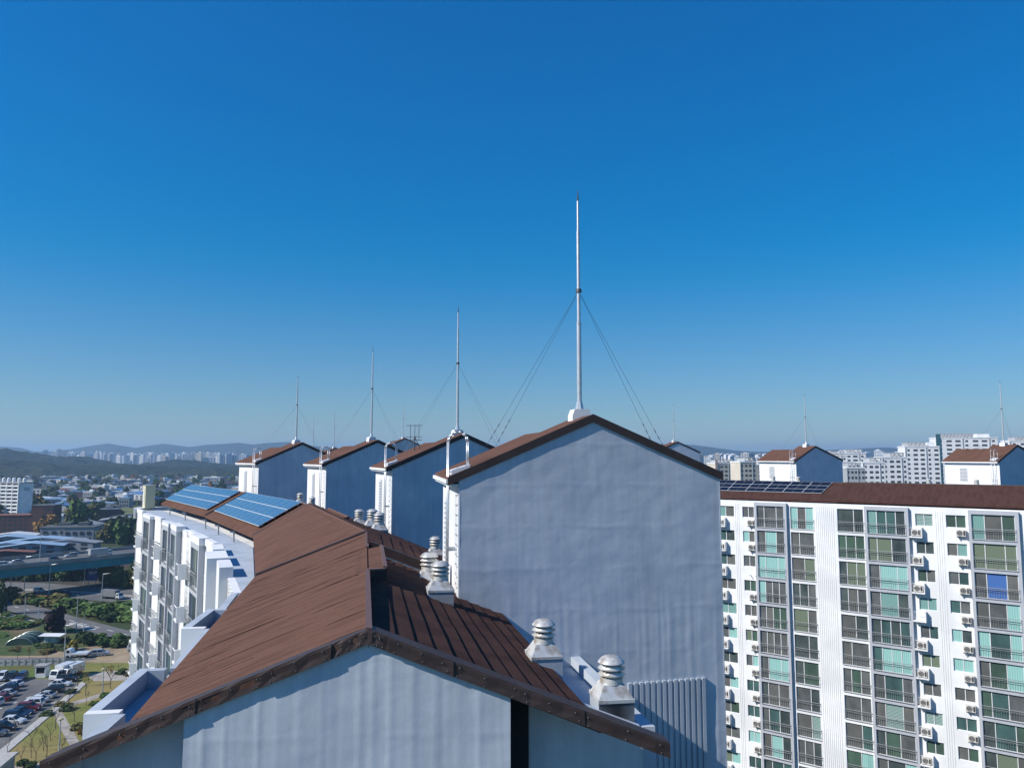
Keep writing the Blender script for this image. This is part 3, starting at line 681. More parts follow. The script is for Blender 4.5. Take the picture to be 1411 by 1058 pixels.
# raised end of the second right slope: white strip under a dark board
e0, e1 = R26 + perp(0) * .15, R26 + perp(0) * 4.3
for n_, m_, lo, hi, y0, y1 in (('step_wall', 'white', -.45, -.14, -.0, .2), ('barge_board', 'flash', -.14, .15, -.06, .2)):
    A_ = [e0 + segdir[0] * y0, e1 + segdir[0] * y0, e1 + segdir[0] * y1, e0 + segdir[0] * y1]; S = [.15, 4.3, 4.3, .15]
    cbw(n_, MB().hexa([Vector((p.x, p.y, ZR - SL * s + lo)) for p, s in zip(A_, S)] + [Vector((p.x, p.y, ZR - SL * s + hi)) for p, s in zip(A_, S)]), M[m_])
# ridge trim of the left slope, with its jog
def trim(p, q, w=.10, dz=.0, drop=.30):
    d = (q - p).normalized(); n = Vector((d.y, -d.x, 0)); up = Vector((0, 0, 1))
    cbw('ridge_trim', MB().hexa([p - n * .05 - up * .02, q - n * .05 - up * .02, q + n * w * .6 - up * .02, p + n * w * .6 - up * .02, p - n * .05 + up * (.045 + dz), q - n * .05 + up * (.045 + dz), q + n * w * .6 + up * (.03 + dz), p + n * w * .6 + up * (.03 + dz)]), M['trim'])
    cbw('ridge_riser', MB().hexa([p - up * drop, q - up * drop, q + n * .04 - up * drop, p + n * .04 - up * drop, p - up * .021, q - up * .021, q + n * .04 - up * .021, p + n * .04 - up * .021]), M['flash'])
L_ = lambda t: RD[0].lerp(RD[1], t)
trim(L_(0), L_(.40))
n0 = perp(0); j0, j1 = L_(.415) + n0 * .46, L_(.70) + n0 * .46
cbw('roof_slope', MB().slab([L_(.40) - Vector((0, 0, .0)) - n0 * .3 + Vector((0, 0, -.09)), j0 + Vector((0, 0, .05)), j1 + Vector((0, 0, .05)), L_(.70) - n0 * .3 + Vector((0, 0, -.09))], .12), M['slope0'])
trim(j0 + Vector((0, 0, .05)), j1 + Vector((0, 0, .05)), drop=.45); trim(L_(.41), j0, drop=.4); trim(L_(.71), L_(1.0))
up = Vector((0, 0, .0))
for i in (1, 2, 3): trim(RD[i], RD[i + 1])
k0 = RD[1].lerp(RD[2], .38); n1 = perp(1)
cbw('roof_slope', MB().slab([k0 - n1 * .3 + Vector((0, 0, -.06)), k0 + n1 * .5 + Vector((0, 0, .06)), RD[1].lerp(RD[2], .72) + n1 * .5 + Vector((0, 0, .06)), RD[1].lerp(RD[2], .72) - n1 * .3 + Vector((0, 0, -.06))], .12), M['slope1'])
trim(k0 + n1 * .5 + Vector((0, 0, .06)), RD[1].lerp(RD[2], .72) + n1 * .5 + Vector((0, 0, .06)), drop=.5)
# gable end
def GP(s, y, z): p = g0 + GD * s + GN * y; return Vector((p.x, p.y, z))
gtop = lambda s: ZR - .385 * abs(s)
GZ0 = CH - 14
M['gable'] = M['blue']
b = lumpy_wall(lambda s: gtop(s) - .16, -3.05, 2.46, CH - 7.2, ZR - .05, 0, CH - 1.0, .009, .045, 12)
b.v = [tuple(GP(p[0], p[1] + .02, p[2])) for p in b.v]; cbw('gable_wall', b, M['blue'], smooth=True)
def gslab(name, s0, s1, y0, y1, z0, mat, ofs=.2):
    pts = [(s0, gtop(s0) - ofs)] + ([(0, ZR - ofs)] if s0 < 0 < s1 else []) + [(s1, gtop(s1) - ofs)]
    poly = [(s0, z0)] + pts + [(s1, z0)]; n = len(poly)
    bb = MB().yprism(poly, y0, y1); bb.v = [tuple(GP(*p)) for p in bb.v]; cbw(name, bb, M[mat])
gslab('gable_core', -3.052, 2.462, .021, .9, 0, 'blue', .2)
fb = MB().box(-3.05, 2.46, .0, .02, 0, CH - 7.2); fb.v = [tuple(GP(*p)) for p in fb.v]; cbw('gable_base', fb, M['blue'])
gslab('setback_wall', -5.12, -3.054, .5, .75, 0, 'blue'); gslab('sun_block_wall', -5.24, -5.122, .0, 1.4, 0, 'blue', .3); gslab('rear_wall', -5.12, -3.0, .91, 1.4, 0, 'blue', .5)  # outermost wall is added, out of view, to keep sun off the setback
b = lumpy_wall(lambda s: gtop(s) - .2, 2.86, 5.0, CH - 7.2, ZR - .05, .95, CH - 1.0, .008, .07, 21); b.v = [tuple(GP(p[0], p[1], p[2])) for p in b.v]
cbw('setback_wall', b, M['blue'], smooth=True); gslab('setback_core', 2.85, 5.02, .96, 1.35, 0, 'blue')
gslab('slot_shade', 2.463, 2.849, .8, 1.3, 0, 'dark')  # back of the slot, its deep shade painted in
vb = MB(); sa_, sb_2 = -5.24, -4.0
vb.hexa([GP(sa_, -.02, gtop(sa_) - .17), GP(sb_2, -.02, gtop(sb_2) - .17), GP(sb_2, .5, gtop(sb_2) - .17), GP(sa_, .5, gtop(sa_) - .17), GP(sa_, -.02, gtop(sa_) + .005), GP(sb_2, -.02, gtop(sb_2) + .005), GP(sb_2, .5, gtop(sb_2) + .005), GP(sa_, .5, gtop(sa_) + .005)]); cbw('sun_block_strip', vb, M['flash'])  # strip added over the gutter end to block sun from the setback wall
# brown flashing boards along the gable, in lapped lengths with screw heads
def flashing(sgn, cuts):
    for k, (sa, sb) in enumerate(zip(cuts, cuts[1:])):
        n_ = 6; vv = []; fs = []; pr = .012 * (k % 2) + rndS.uniform(0, .008); bh = .225
        for j in range(n_ + 1):
            s = sgn * (sa + (sb - sa + .03) * j / n_); w = .010 * math.sin(j * 2.1 + k) + rndS.uniform(-.004, .004); z = gtop(s)
            y = -.055 - pr
            vv += [GP(s, .35, z + .012), GP(s, y + .01, z + .028), GP(s, y - w * .8, z - .02), GP(s, y - w, z - bh * .55), GP(s, y - .012, z - bh), GP(s, y + .03, z - bh - .004), GP(s, y + .05, z - .05)]
        for j in range(n_):
            o = 7 * j
            for p_ in range(6): fs.append((o + p_, o + 7 + p_, o + 8 + p_, o + p_ + 1) if sgn < 0 else (o + p_ + 1, o + 8 + p_, o + 7 + p_, o + p_))
        if k == len(cuts) - 2: fs.append(tuple(7 * n_ + q for q in range(1, 7)))
        bb = MB().add([v - Vector(cb.location) for v in vv], fs); fo = bb.build('flashing', M['flash'], cb); fo.location = (0, 0, 0)
        fo.location = Vector((0, 0, 0)); sb_ = MB()
        for s in (sa + .12, (sa + sb) / 2, sb - .12):
            s *= sgn
            for zz in (.05, .185): 
                p = GP(s + rndS.uniform(-.05, .05), -.055 - pr - .006, gtop(s) - zz) - Vector(cb.location); sb_.tube(p + GN * .02, p - GN * .014, .012, .008, 6)
        sb_.build('screw', M['screw'], fo)
flashing(1, [0, .36, 1.44, 2.62, 3.72, 5.22]); flashing(-1, [0, .62, 1.75, 2.85, 3.95, 5.3])
# lower link floor and parapet between the roof edge and the first tower
def LP(s, y): p = RD[0] + GD * s; d = segdir[0]; return p + d * y
fl = [LP(3.9, 4.1), LP(6.25, 4.1), LP(6.25, 10.6), LP(3.9, 10.6)]
cbw('link_floor', MB().prism([(p.x, p.y) for p in fl], 0, CH - 6.45), M['parapet'])
w_ = [LP(3.95, 1.5), LP(4.1, 1.5), LP(4.1, 10.2), LP(3.95, 10.2)]
cbw('eave_wall', MB().prism([(p.x, p.y) for p in w_], CH - 6.45, CH - 4.95), M['blue'])
w_ = [LP(6.251, 4.1), LP(6.54, 4.1), LP(6.54, 10.5), LP(6.251, 10.5)]
cbw('link_parapet', MB().prism([(p.x, p.y) for p in w_], 0, CH - 6.15), M['parapet'])
# stepped parapets with gutter along the outer edge of the near slope
def wallrun(pts, name, zt, zb, th=.24, mat='parapet'):
    for a, b_ in zip(pts, pts[1:]):
        a = Vector(a); b_ = Vector(b_); d = (b_ - a).normalized(); n = Vector((d.y, -d.x))
        e = .0
        cbw(name, MB().prism([tuple(a - d * e), tuple(b_ + d * e), tuple(b_ + n * th + d * e), tuple(a + n * th - d * e)], zb, zt), M[mat])
ZP = CH - 5.08
runs = [((-7.62, 13.35), (-7.88, 15.44), 0), ((-8.46, 15.45), (-8.92, 18.66), 1), ((-8.22, 18.67), (-9.04, 22.84), 0), ((-9.76, 22.85), (-10.12, 25.72), 1), ((-9.78, 25.73), (-10.42, 28.6), 0)]
for (a, c, o) in runs:
    a_ = Vector(a) + (Vector(c) - Vector(a)).normalized() * (.221 if o else 0); wallrun([tuple(a_), c], 'parapet', ZP, CH - 6.6)
    if o:
        a = Vector(a); c = Vector(c); d = (c - a).normalized(); n = Vector((d.y, -d.x))
        cbw('parapet', MB().prism([tuple(a), tuple(a + n * .66), tuple(a + n * .66 + d * .22), tuple(a + d * .22)], CH - 6.6, ZP - .003), M['white'])
        cbw('parapet', MB().prism([tuple(c + n * .242), tuple(c + n * .62), tuple(c + n * .62 - d * .22), tuple(c + n * .242 - d * .22)], CH - 6.6, ZP - .003), M['parapet'])
        cbw('gutter_floor', MB().prism([tuple(a + n * .24 + d * .22), tuple(c + n * .24 - d * .22), tuple(c + n * 1.1 - d * .22), tuple(a + n * 1.1 + d * .22)], CH - 6.6, CH - 5.52), M['parapet'])
        cbw('bay_wall', MB().prism([tuple(a + n * .02), tuple(c + n * .02), tuple(c + n * 1.0), tuple(a + n * 1.0)], 0, CH - 6.601), M['white'])
for i in (1, 2, 3):
    q = [FO[i], FO[i + 1], EV[i + 1], EV[i]]; cbw('walkway_floor', MB().prism([(p.x, p.y) for p in q], CH - 5.299, CH - 5.26), M['parapet'])
# white bays and their roofs along the far walkway
rndL = random.Random(3)
def fang(i): d = FO[i] - FO[i + 1]; return math.atan2(d.y, d.x), (Vector((d.x, d.y, 0))).length
patt = [('white', .5, 3.2), ('small', 4.6, 5.9), ('grey', 6.5, 9.6), ('white', 10.1, 12.7), ('small', 13.9, 15.1), ('grey', 15.8, 17.9)]
a4, l4 = fang(3)
facade(cb, FO[4].x, FO[4].y, a4, 0, l4, patt, [(3.75, 1, .15), (13.2, 1, .15)], CH - 5.25, 8, 0, rndL, ['air conditioner at the far corner of the curved block, %s', 'air conditioner below the far array of the curved block, %s'], 'air conditioners on the curved block')
a3, l3 = fang(2)
facade(cb, FO[3].x, FO[3].y, a3, 0, l3, [('grey', .8, 3.4), ('small', 4.4, 5.8), ('white', 7.2, 9.8), ('grey', 10.4, 13.2), ('white', 13.9, 16.2)], [(6.4, 1, .15)], CH - 5.25, 8, 0, rndL, ['air conditioner below the near array of the curved block, %s'], 'air conditioners on the curved block')
a2, l2 = fang(1)
facade(cb, FO[2].x, FO[2].y, a2, 0, l2, [('small', 3.35, 4.1), ('small', 7.3, 8.1)], [], CH - 5.25, 6, 0, rndL, [], 'air conditioners on the curved block')
def bump(i, x0, x1, out, h, name='bay_top', mat='white', inn=.22):
    a_, l_ = fang(i); o = FO[i + 1]; ca, sa = math.cos(a_), math.sin(a_)
    q = [(o.x + x * ca - y * sa, o.y + x * sa + y * ca) for x, y in ((x0, -out), (x1, -out), (x1, inn), (x0, inn))]
    cbw(name, MB().prism(q, CH - 5.40 if i > 1 else 0, CH - 5.25 + h), M[mat])
for i, x0, x1, out, h in ((3, -.1, 3.5, .05, .16), (3, 6.3, 9.85, .40, .08), (3, 10.0, 12.9, .05, .14), (3, 15.6, 18.2, .40, .1), (2, .6, 3.7, .40, .22), (2, 7.0, 10.0, .06, .24), (2, 10.2, 13.5, .40, .28), (2, 13.7, 16.4, .08, .26), (1, .6, 3.2, .35, .36), (1, 4.2, 7.2, .75, .40), (1, 8.2, 10.8, .35, .44)):
    bump(i, x0, x1, out, h)
for i, x in ((3, 8.0), (3, 14.5), (2, 4.0), (2, 9.0), (2, 14.0)):
    a_, l_ = fang(i); o = FO[i + 1]; ca, sa = math.cos(a_), math.sin(a_); q = (o.x + x * ca - 1.5 * sa, o.y + x * sa + 1.5 * ca)
    v = MB().tube((q[0], q[1], CH - 5.3), (q[0], q[1], CH - 4.62), .05, None, 8).tube((q[0], q[1], CH - 4.65), (q[0] - .2, q[1] - .12, CH - 4.62), .05, None, 8); cbw('vent_pipe', v, M['rail'])
ex = MB().prism([(-36.2, 73.0), (-35.0, 74.6), (-34.2, 76.2), (-36.8, 74.4)], CH - 6, CH - 5.05); cbw('end_block', ex, M['white'])
tag(bevel(MB().box(-.52, .52, -.45, .45, 0, 2.15).mesh('water_tank', plain('pale_yellow_panel', (.62, .58, .38), .6)), .04) and put('equipment_cabinet', bpy.data.meshes['water_tank'], None, (-35.3, 74.1, CH - 5.05), R(-52)),
    'tall pale yellow cabinet on the far roof corner of the curved block', 'cabinet')
cab = bpy.data.objects['equipment_cabinet']; MB().box(-.56, .56, -.49, .49, 2.151, 2.2).build('lid', M['vent'], cab); MB().box(-.3, .3, -.48, -.452, .3, 1.9).build('door', M['ac'], cab)
# blue solar arrays
def onS(i, t, u): return RD[i].lerp(RD[i + 1], t).lerp(EV[i].lerp(EV[i + 1], t), u) + Vector((0, 0, .06))
solar_array('solar_array', 'pale blue solar array at the far end of the curved roof, beside the yellow cabinet', [onS(3, .97, .86), onS(3, .06, .86), onS(3, .06, .03), onS(3, .97, .03)], 10, 3, M['solar'])
solar_array('solar_array', 'pale blue solar array on the curved roof next to the bare brown slopes', [onS(2, .93, .84), onS(2, .05, .84), onS(2, .05, .04), onS(2, .93, .04)], 10, 3, M['solar'])
# roof ventilators
def vent_proto():
    t = thing('roof_ventilator', 'v', 'ventilator')
    MB().add([(-.40, -.40, 0), (.40, -.40, 0), (.40, .40, 0), (-.40, .40, 0), (-.24, -.24, .30), (.24, -.24, .30), (.24, .24, .30), (-.24, .24, .30)], [(0, 1, 5, 4), (1, 2, 6, 5), (2, 3, 7, 6), (3, 0, 4, 7), (4, 5, 6, 7), (3, 2, 1, 0)]).build('skirt', M['vent'], t)
    put('rim', bevel(MB().box(-.435, .435, -.435, .435, -.10, -.002).mesh('rim', M['vent']), .012), t)
    MB().lathe([(.27, .28), (.265, .42), (.22, .44), (.22, .47)], 28).build('neck', M['vent'], t, smooth=False)
    for z in (.49, .64): MB().lathe([(.30, z), (.315, z + .015), (.22, z + .085), (.205, z + .12), (.19, z + .12), (.21, z + .02)], 28).build('louvre_ring', M['vent'], t, smooth=True)
    MB().lathe([(.19, .46), (.19, .80)], 20).build('core', M['acdark'], t)
    MB().lathe([(.31, .79), (.315, .80), (.30, .82), (.235, .905), (.19, .925), (.18, .94), (.10, .955), (.01, .96)], 28).build('cap', M['vent'], t, smooth=True)
    st = MB()
    for k in range(4):
        a = math.pi / 4 + k * math.pi / 2; st.box(.25 * math.cos(a) - .012, .25 * math.cos(a) + .012, .25 * math.sin(a) - .012, .25 * math.sin(a) + .012, .44, .82)
    st.build('strut', M['galv'], t); return t
V0 = vent_proto(); vflag = [0]
def vent(x, y, z, rz, label, s=1.0, curb=1.0, group=None, mat='parapet'):
    o = V0 if not vflag[0] else copy_tree(V0); vflag[0] = 1
    o.location = (x, y, z); o.rotation_euler = (0, 0, rz); o.scale = (s, s, s * .9); o['label'] = label
    if group: o['group'] = group
    put('curb', MB().box(-.415, .415, -.415, .415, -curb / s / .9, -.101).mesh('curb', M[mat]), o)
v1 = vent(.72, 17.55, CH - 4.42, R(10), 'grey stacked disc ventilator with low skirt at the edge of the heavy coursed roof', .85, .8)
v2 = vent(1.96, 15.35, CH - 4.66, R(8), 'grey stacked disc ventilator on a tall box beside the brown flashing', .85, 1.8)
vent(-1.99, 21.3, CH - 3.63, R(10), 'weathered ventilator on a white box at the foot of the ladder', .84, .65, mat='white')
vent(-2.72, 25.2, CH - 3.98, R(10), 'weathered ventilator just behind the one at the foot of the ladder', .95, .7, mat='white')
vent(-3.2, 32.0, CH - 4.05, R(14), 'small ventilator half hidden behind the ladder, past two white boxes', .8, .9)
vent(-8.2, 41.0, CH - 3.6, R(18), 'leftmost of three ventilators clustered at the foot of the second tower', .85, .6, mat='white')
vent(-7.35, 40.2, CH - 3.62, R(18), 'middle one of three ventilators clustered at the foot of the second tower', .95, .9, mat='white')
vent(-6.7, 38.6, CH - 3.68, R(18), 'ventilator on the largest white box at the foot of the second tower', .95, 1.1, mat='white')
for x, y, z in ((-16.1, 58.0, -3.6), (-15.1, 57.6, -3.9)): vent(x, y, CH + z, R(28), 'tiny ventilator at the foot of the third tower', .9, 1.2, 'ventilators by the third tower', mat='white')
for x in (4.6, 7.6): p = TR_(x, 6.3, 0); vent(p.x, p.y, CH - 3.3, AANG, 'ventilator top poking over the ridge behind the black solar array', .9, 1.2, 'ventilators behind the slab ridge')
for x in (21.5, 26.0): p = TR_(x, 6.3, 0); vent(p.x, p.y, CH - 3.3, AANG, 'ventilator top poking over the plain brown slab ridge', .9, 1.2, 'ventilators behind the plain slab ridge')
# ------------------------------------------------------------------ vegetation
def fol(name, c1, c2): return noise_mat(name, c1, c2, .9, .9, 0, spec=.15, lo=.3, hi=.7)
M['f_green'] = fol('mid_green_foliage', (.06, .11, .03), (.11, .17, .05))
M['f_dark'] = fol('dark_green_foliage', (.03, .055, .02), (.06, .09, .035))
M['f_olive'] = fol('olive_autumn_foliage', (.085, .085, .03), (.14, .125, .045))
M['f_yellow'] = fol('yellow_autumn_foliage', (.17, .14, .03), (.24, .19, .045))
M['f_orange'] = fol('orange_autumn_foliage', (.22, .12, .035), (.28, .16, .05))
M['f_purple'] = fol('dark_purple_foliage', (.022, .016, .020), (.045, .028, .034))
M['bark'] = noise_mat('grey_brown_bark', (.09, .07, .055), (.13, .10, .08), 4, .9, .3, 12)
def crown_mesh(name, seed, r, h, n, leaf, zc, lobes=7, shape='round'):
    rnd = random.Random(seed); b = MB(); L = []
    for i in range(lobes):
        a = rnd.uniform(0, 6.28); rr_ = r * rnd.uniform(.15, .62); L.append((rr_ * math.cos(a), rr_ * math.sin(a), zc + rnd.uniform(-.36, .38) * h, rnd.uniform(.34, .58)))
    for i in range(n):
        cx, cy, cz, k = rnd.choice(L); v = Vector((rnd.gauss(0, 1), rnd.gauss(0, 1), rnd.gauss(0, 1))).normalized() * rnd.uniform(.55, 1.05)
        p = Vector((cx + v.x * r * k, cy + v.y * r * k, cz + v.z * h * .5 * k * 1.5)); s = leaf * rnd.uniform(.6, 1.35)
        q = (v + Vector((rnd.uniform(-.7, .7), rnd.uniform(-.7, .7), rnd.uniform(-.2, .9)))).to_track_quat('Z', 'Y')
        e = [p + q @ Vector((s * math.cos(t + rnd.uniform(-.3, .3)), s * rnd.uniform(.5, .8) * math.sin(t), rnd.uniform(-.1, .1) * s)) for t in (0, 1.3, 2.6, 3.9, 5.2)]
        if min(x.z for x in e) < 0.02: continue
        b.add(e, [(0, 1, 2, 3, 4)])
    return b.mesh(name, M['f_green'])
def trunk_mesh(seed, h, r, top):
    rnd = random.Random(seed); b = MB().tube((0, 0, 0), (0, 0, h), r, r * .6, 7)
    for i in range(6):
        a = rnd.uniform(0, 6.28); z = h * rnd.uniform(.6, 1); l = rnd.uniform(.25, .5) * top
        b.tube((0, 0, z), (math.cos(a) * l * .7, math.sin(a) * l * .7, z + l * .8), r * .4, r * .12, 5)
    return b.mesh('trunk', M['bark'])
CR = [crown_mesh('crown', 40 + i, 1.0, 1.1, 620, .15, .62) for i in range(4)]
TM = [trunk_mesh(60 + i, .55, .045, .6) for i in range(2)]
BU = [crown_mesh('foliage', 80 + i, 1.0, .7, 420, .16, .30, 6) for i in range(3)]
def bare_mesh(seed):
    rnd = random.Random(seed); b = MB()
    def rec(p, d, l, r, n):
        q = p + d * l; b.tube(p, q, r, r * .7, 5)
        if n:
            for i in range(rnd.choice((2, 3))):
                rec(q if i else p.lerp(q, .75), (d + Vector((rnd.uniform(-.7, .7), rnd.uniform(-.7, .7), rnd.uniform(0, .4)))).normalized(), l * rnd.uniform(.55, .8), r * .6, n - 1)
    rec(Vector((0, 0, 0)), Vector((0, 0, 1)), 1.7, .075, 4); return b.mesh('branches', M['bark'])
BARE = [bare_mesh(5 + i) for i in range(3)]
SPR = [crown_mesh('leaf_spray', 31 + i, 1.1, 1.6, 120, .10, 3.3, 8) for i in range(2)]
vr = random.Random(17)
FN = dict(f_green='green', f_dark='dark green', f_olive='olive brown', f_orange='orange', f_yellow='yellow', f_purple='purple')
def tree(x, y, h, r, mat, label, group, z=0, name='tree'):
    t = thing(name, label, 'tree', (x, y, z), vr.uniform(0, 6.28), group)
    c = put('crown', vr.choice(CR), t); c.scale = (r, r, h * .88); setmat(c, M[mat])
    k = put('trunk', vr.choice(TM), t); k.scale = (h * .9, h * .9, h * .9); return t
def bush(x, y, h, r, mat, label, group, z=0, stretch=1.0):
    o = tag(put('bush', vr.choice(BU), None, (x, y, z), vr.uniform(-.4, .4)), label, 'bush', group); o.scale = (r * stretch, r, h / .72); setmat(o, M[mat]); return o
def bare_tree(x, y, h, label, group, leaf=None):
    t = thing('bare_tree', label, 'tree', (x, y, 0), vr.uniform(0, 6.28), group); k = h / 4.6; t.scale = (k, k, k)
    put('branches', vr.choice(BARE), t)
    if leaf: o = put('leaf_spray', vr.choice(SPR), t); setmat(o, M[leaf])
    return t
p = G(76, 871); tree(p.x, p.y, 6.2, 4.2, 'f_purple', 'dark purple leaved tree beside the side road', None)
for px, py, h, r, m_ in ((143, 806, 9, 3.4, 'f_green'), (155, 807, 7, 3.6, 'f_olive'), (163, 808, 7.5, 3.2, 'f_green'), (172, 809, 6, 3.5, 'f_olive'), (181, 811, 8, 3.6, 'f_green'), (190, 812, 7, 3.6, 'f_olive'), (205, 814, 8, 4, 'f_green')):
    p = G(px, py - 1.5); tree(p.x, p.y, h, r, m_, 'leafy tree on the far side of the highway beside the blue road sign', 'trees beyond the highway by the sign')
for px in range(-30, 135, 9):
    p = G(px + vr.uniform(-3, 3), 797 + vr.uniform(-3, 3)); tree(p.x, p.y, vr.uniform(4.5, 7), vr.uniform(3.5, 5.5), vr.choice(('f_dark', 'f_dark', 'f_green')), 'dark leafy tree in the shade behind the flyover piers', 'trees behind the flyover piers')
p = G(107, 729); tree(p.x, p.y, 17, 9.5, 'f_green', 'big round green tree standing alone beside the brick building', None)
p = G(96, 727); tree(p.x, p.y, 12, 7, 'f_olive', 'olive green tree leaning against the big round green tree', None)
p = G(167, 752); tree(p.x, p.y, 12, 6.0, 'f_green', 'bright green tree just behind the flyover', None)
p = G(178, 751); tree(p.x, p.y, 8, 5, 'f_dark', 'dark tree next to the bright green one behind the flyover', None)
p = G(48, 708); tree(p.x, p.y, 16, 8, 'f_orange', 'orange autumn tree beside the white slab with roof tanks', None)
p = G(3, 846); tree(p.x, p.y, 9, 1.6, 'f_dark', 'narrow dark green poplar at the side road', None)
for i in range(26):                                # shrubs on the bank between highway and side road
    t = (i + vr.random()) / 26.; a = G(12, 823).lerp(G(205, 836), t); c = G(12, 829).lerp(G(205, 880), t); q = a.lerp(c, vr.uniform(.25, .8))
    m_ = vr.choice(('f_olive', 'f_orange', 'f_olive')) if t < .45 and vr.random() < .6 else vr.choice(('f_green', 'f_green', 'f_dark'))
    bush(q.x, q.y, vr.uniform(2.0, 3.6), vr.uniform(2.6, 4.6), m_, '%s bushy shrub on the bank between highway and side road' % FN[m_], 'shrubs on the highway bank', stretch=1.4)
for i in range(22):
    q = G(vr.uniform(-20, 62), vr.uniform(848, 866) + 0); bush(q.x, q.y, vr.uniform(.8, 1.7), vr.uniform(2, 3.5), vr.choice(('f_green', 'f_green', 'f_olive')), 'low shrub on the slope below the side road', 'shrubs below the side road')
for i in range(16):
    q = G(vr.uniform(100, 195), vr.uniform(880, 892)); bush(q.x, q.y, vr.uniform(1.4, 2.8), vr.uniform(1.8, 3.2), vr.choice(('f_green', 'f_dark', 'f_dark')), 'dark shrub in the hedge above the sandy yard', 'hedge above the sandy yard')
for i in range(18):
    q = G(vr.uniform(-20, 95), vr.uniform(872, 900)); bush(q.x, q.y, vr.uniform(.4, 1.0), vr.uniform(1, 2.4), vr.choice(('f_green', 'f_dark', 'f_olive')), 'low leafy clump in the vegetable garden', 'garden clumps')
p = G(101, 896); bush(p.x, p.y, 2.2, 2.0, 'f_yellow', 'yellow green bush in the vegetable garden', None)
for px, py, h in ((24, 910, 4.2), (40, 910, 3.6), (64, 912, 3.2)):
    p = G(px, py); bare_tree(p.x, p.y, h, 'small orange leaved tree by the concrete panel fence', 'small orange trees by the fence', 'f_orange')
for px, py, h, m_ in ((107, 946, 5.2, 'f_orange'), (118, 958, 5.0, 'f_yellow'), (152, 948, 5.5, 'f_orange')):
    p = G(px, py); bare_tree(p.x, p.y, h, 'thin autumn tree with sparse %s leaves on the lawn' % ('yellow' if 'yel' in m_ else 'orange'), 'thin autumn trees', m_)
for px, py in ((77, 1003), (45, 1030), (58, 1034), (42, 1044), (50, 1048), (30, 1052), (66, 1046), (102, 994), (96, 980), (120, 972), (20, 1010), (70, 1020), (10, 1038), (86, 1040)):
    p = G(px + vr.uniform(-2, 2), py); bare_tree(p.x, p.y, vr.uniform(3, 5), 'thin leafless tree on the yellowing lawn', 'leafless trees on the lawn')
for px, py, m_ in ((96, 955, 'f_dark'), (84, 972, 'f_olive'), (94, 978, 'f_dark'), (66, 985, 'f_dark'), (108, 1004, 'f_olive'), (111, 1012, 'f_orange'), (128, 972, 'f_green'), (30, 1056, 'f_dark'), (40, 1058, 'f_dark'), (143, 962, 'f_green'), (168, 928, 'f_dark'), (176, 930, 'f_olive')):
    p = G(px, py); bush(p.x, p.y, vr.uniform(.6, 1.2), vr.uniform(1.0, 1.7), m_, 'rounded low shrub on the park lawn', 'low shrubs on the lawn')
# ------------------------------------------------------------------ vehicles
PAINT = {k: base_mat(k + '_car_paint', c, .25, .2, .5)[0] for k, c in dict(white=(.72, .72, .72), silver=(.42, .43, .44), black=(.02, .02, .023), navy=(.02, .03, .07), grey=(.12, .125, .13), red=(.17, .02, .025), green=(.025, .05, .035), blue=(.04, .07, .16)).items()}
M['carglass'] = plain('dark_car_glass', (.015, .018, .022), .08, 0, .6); M['lampw'] = plain('clear_lamp_lens', (.7, .7, .68), .15); M['lampr'] = plain('red_lamp_lens', (.35, .02, .02), .2)
def car_proto(kind):
    t = thing('parked_car', 'c', 'car'); L, W_, z1, z2 = (4.25, 1.70, .85, 1.38) if kind == 'sedan' else (4.15, 1.74, 1.0, 1.60)
    prof = [(-L / 2, .32), (-L / 2 + .04, z1 - .12), (-L / 2 + .25, z1), (L / 2 - 1.0, z1 - .02), (L / 2 - .2, z1 - .2), (L / 2, z1 - .38), (L / 2, .3), (L / 2 - .2, .2), (-L / 2 + .2, .2)]
    put('body', bevel(MB().yprism(prof, -W_ / 2, W_ / 2).mesh('body', PAINT['white']), .07), t)
    xb, xf = (-L / 2 + .45, L / 2 - 1.15) if kind == 'sedan' else (-L / 2 + .12, L / 2 - 1.1)
    tb, tf = (xb + .65, xf - .75) if kind == 'sedan' else (xb + .28, xf - .7)
    w0, w1 = W_ / 2 - .06, W_ / 2 - .24
    MB().hexa([(xb, -w0, z1 - .03), (xf, -w0, z1 - .03), (xf, w0, z1 - .03), (xb, w0, z1 - .03), (tb, -w1, z2 - .07), (tf, -w1, z2 - .07), (tf, w1, z2 - .07), (tb, w1, z2 - .07)]).build('windows', M['carglass'], t)
    put('roof', bevel(MB().box(tb - .08, tf + .1, -w1 - .03, w1 + .03, z2 - .071, z2).mesh('roof', PAINT['white']), .03), t)
    for s in (-1, 1):
        for xa, xc in ((tb, xb), ((tb + tf) / 2, (xb + xf) / 2), (tf, xf)):
            MB().hexa([(xc - .06, s * (w0 + .004), z1 - .03), (xc + .06, s * (w0 + .004), z1 - .03), (xc + .06, s * (w0 - .05), z1 - .03), (xc - .06, s * (w0 - .05), z1 - .03), (xa - .05, s * (w1 + .01), z2 - .07), (xa + .05, s * (w1 + .01), z2 - .07), (xa + .05, s * (w1 - .05), z2 - .07), (xa - .05, s * (w1 - .05), z2 - .07)]).build('pillar', PAINT['white'], t)
    wm = MB(); wm.tube((0, -.11, 0), (0, .11, 0), .33, None, 14); wmm = wm.mesh('tyre', M['rubber']); rm_ = MB().tube((0, -.115, 0), (0, .115, 0), .20, None, 10).mesh('rim', M['galv'])
    for x in (-L / 2 + .85, L / 2 - .9):
        for y in (-W_ / 2 + .10, W_ / 2 - .10): wo = put('wheel', wmm, t, (x, y, .33)); put('rim', rm_, wo)
    for y in (-.62, .62):
        MB().box(L / 2 - .10, L / 2 + .005, y - .2, y + .2, z1 - .42, z1 - .30).build('headlight', M['lampw'], t); MB().box(-L / 2 - .005, -L / 2 + .06, y - .18, y + .18, z1 - .3, z1 - .16).build('taillight', M['lampr'], t)
    return t
CP_ = {}
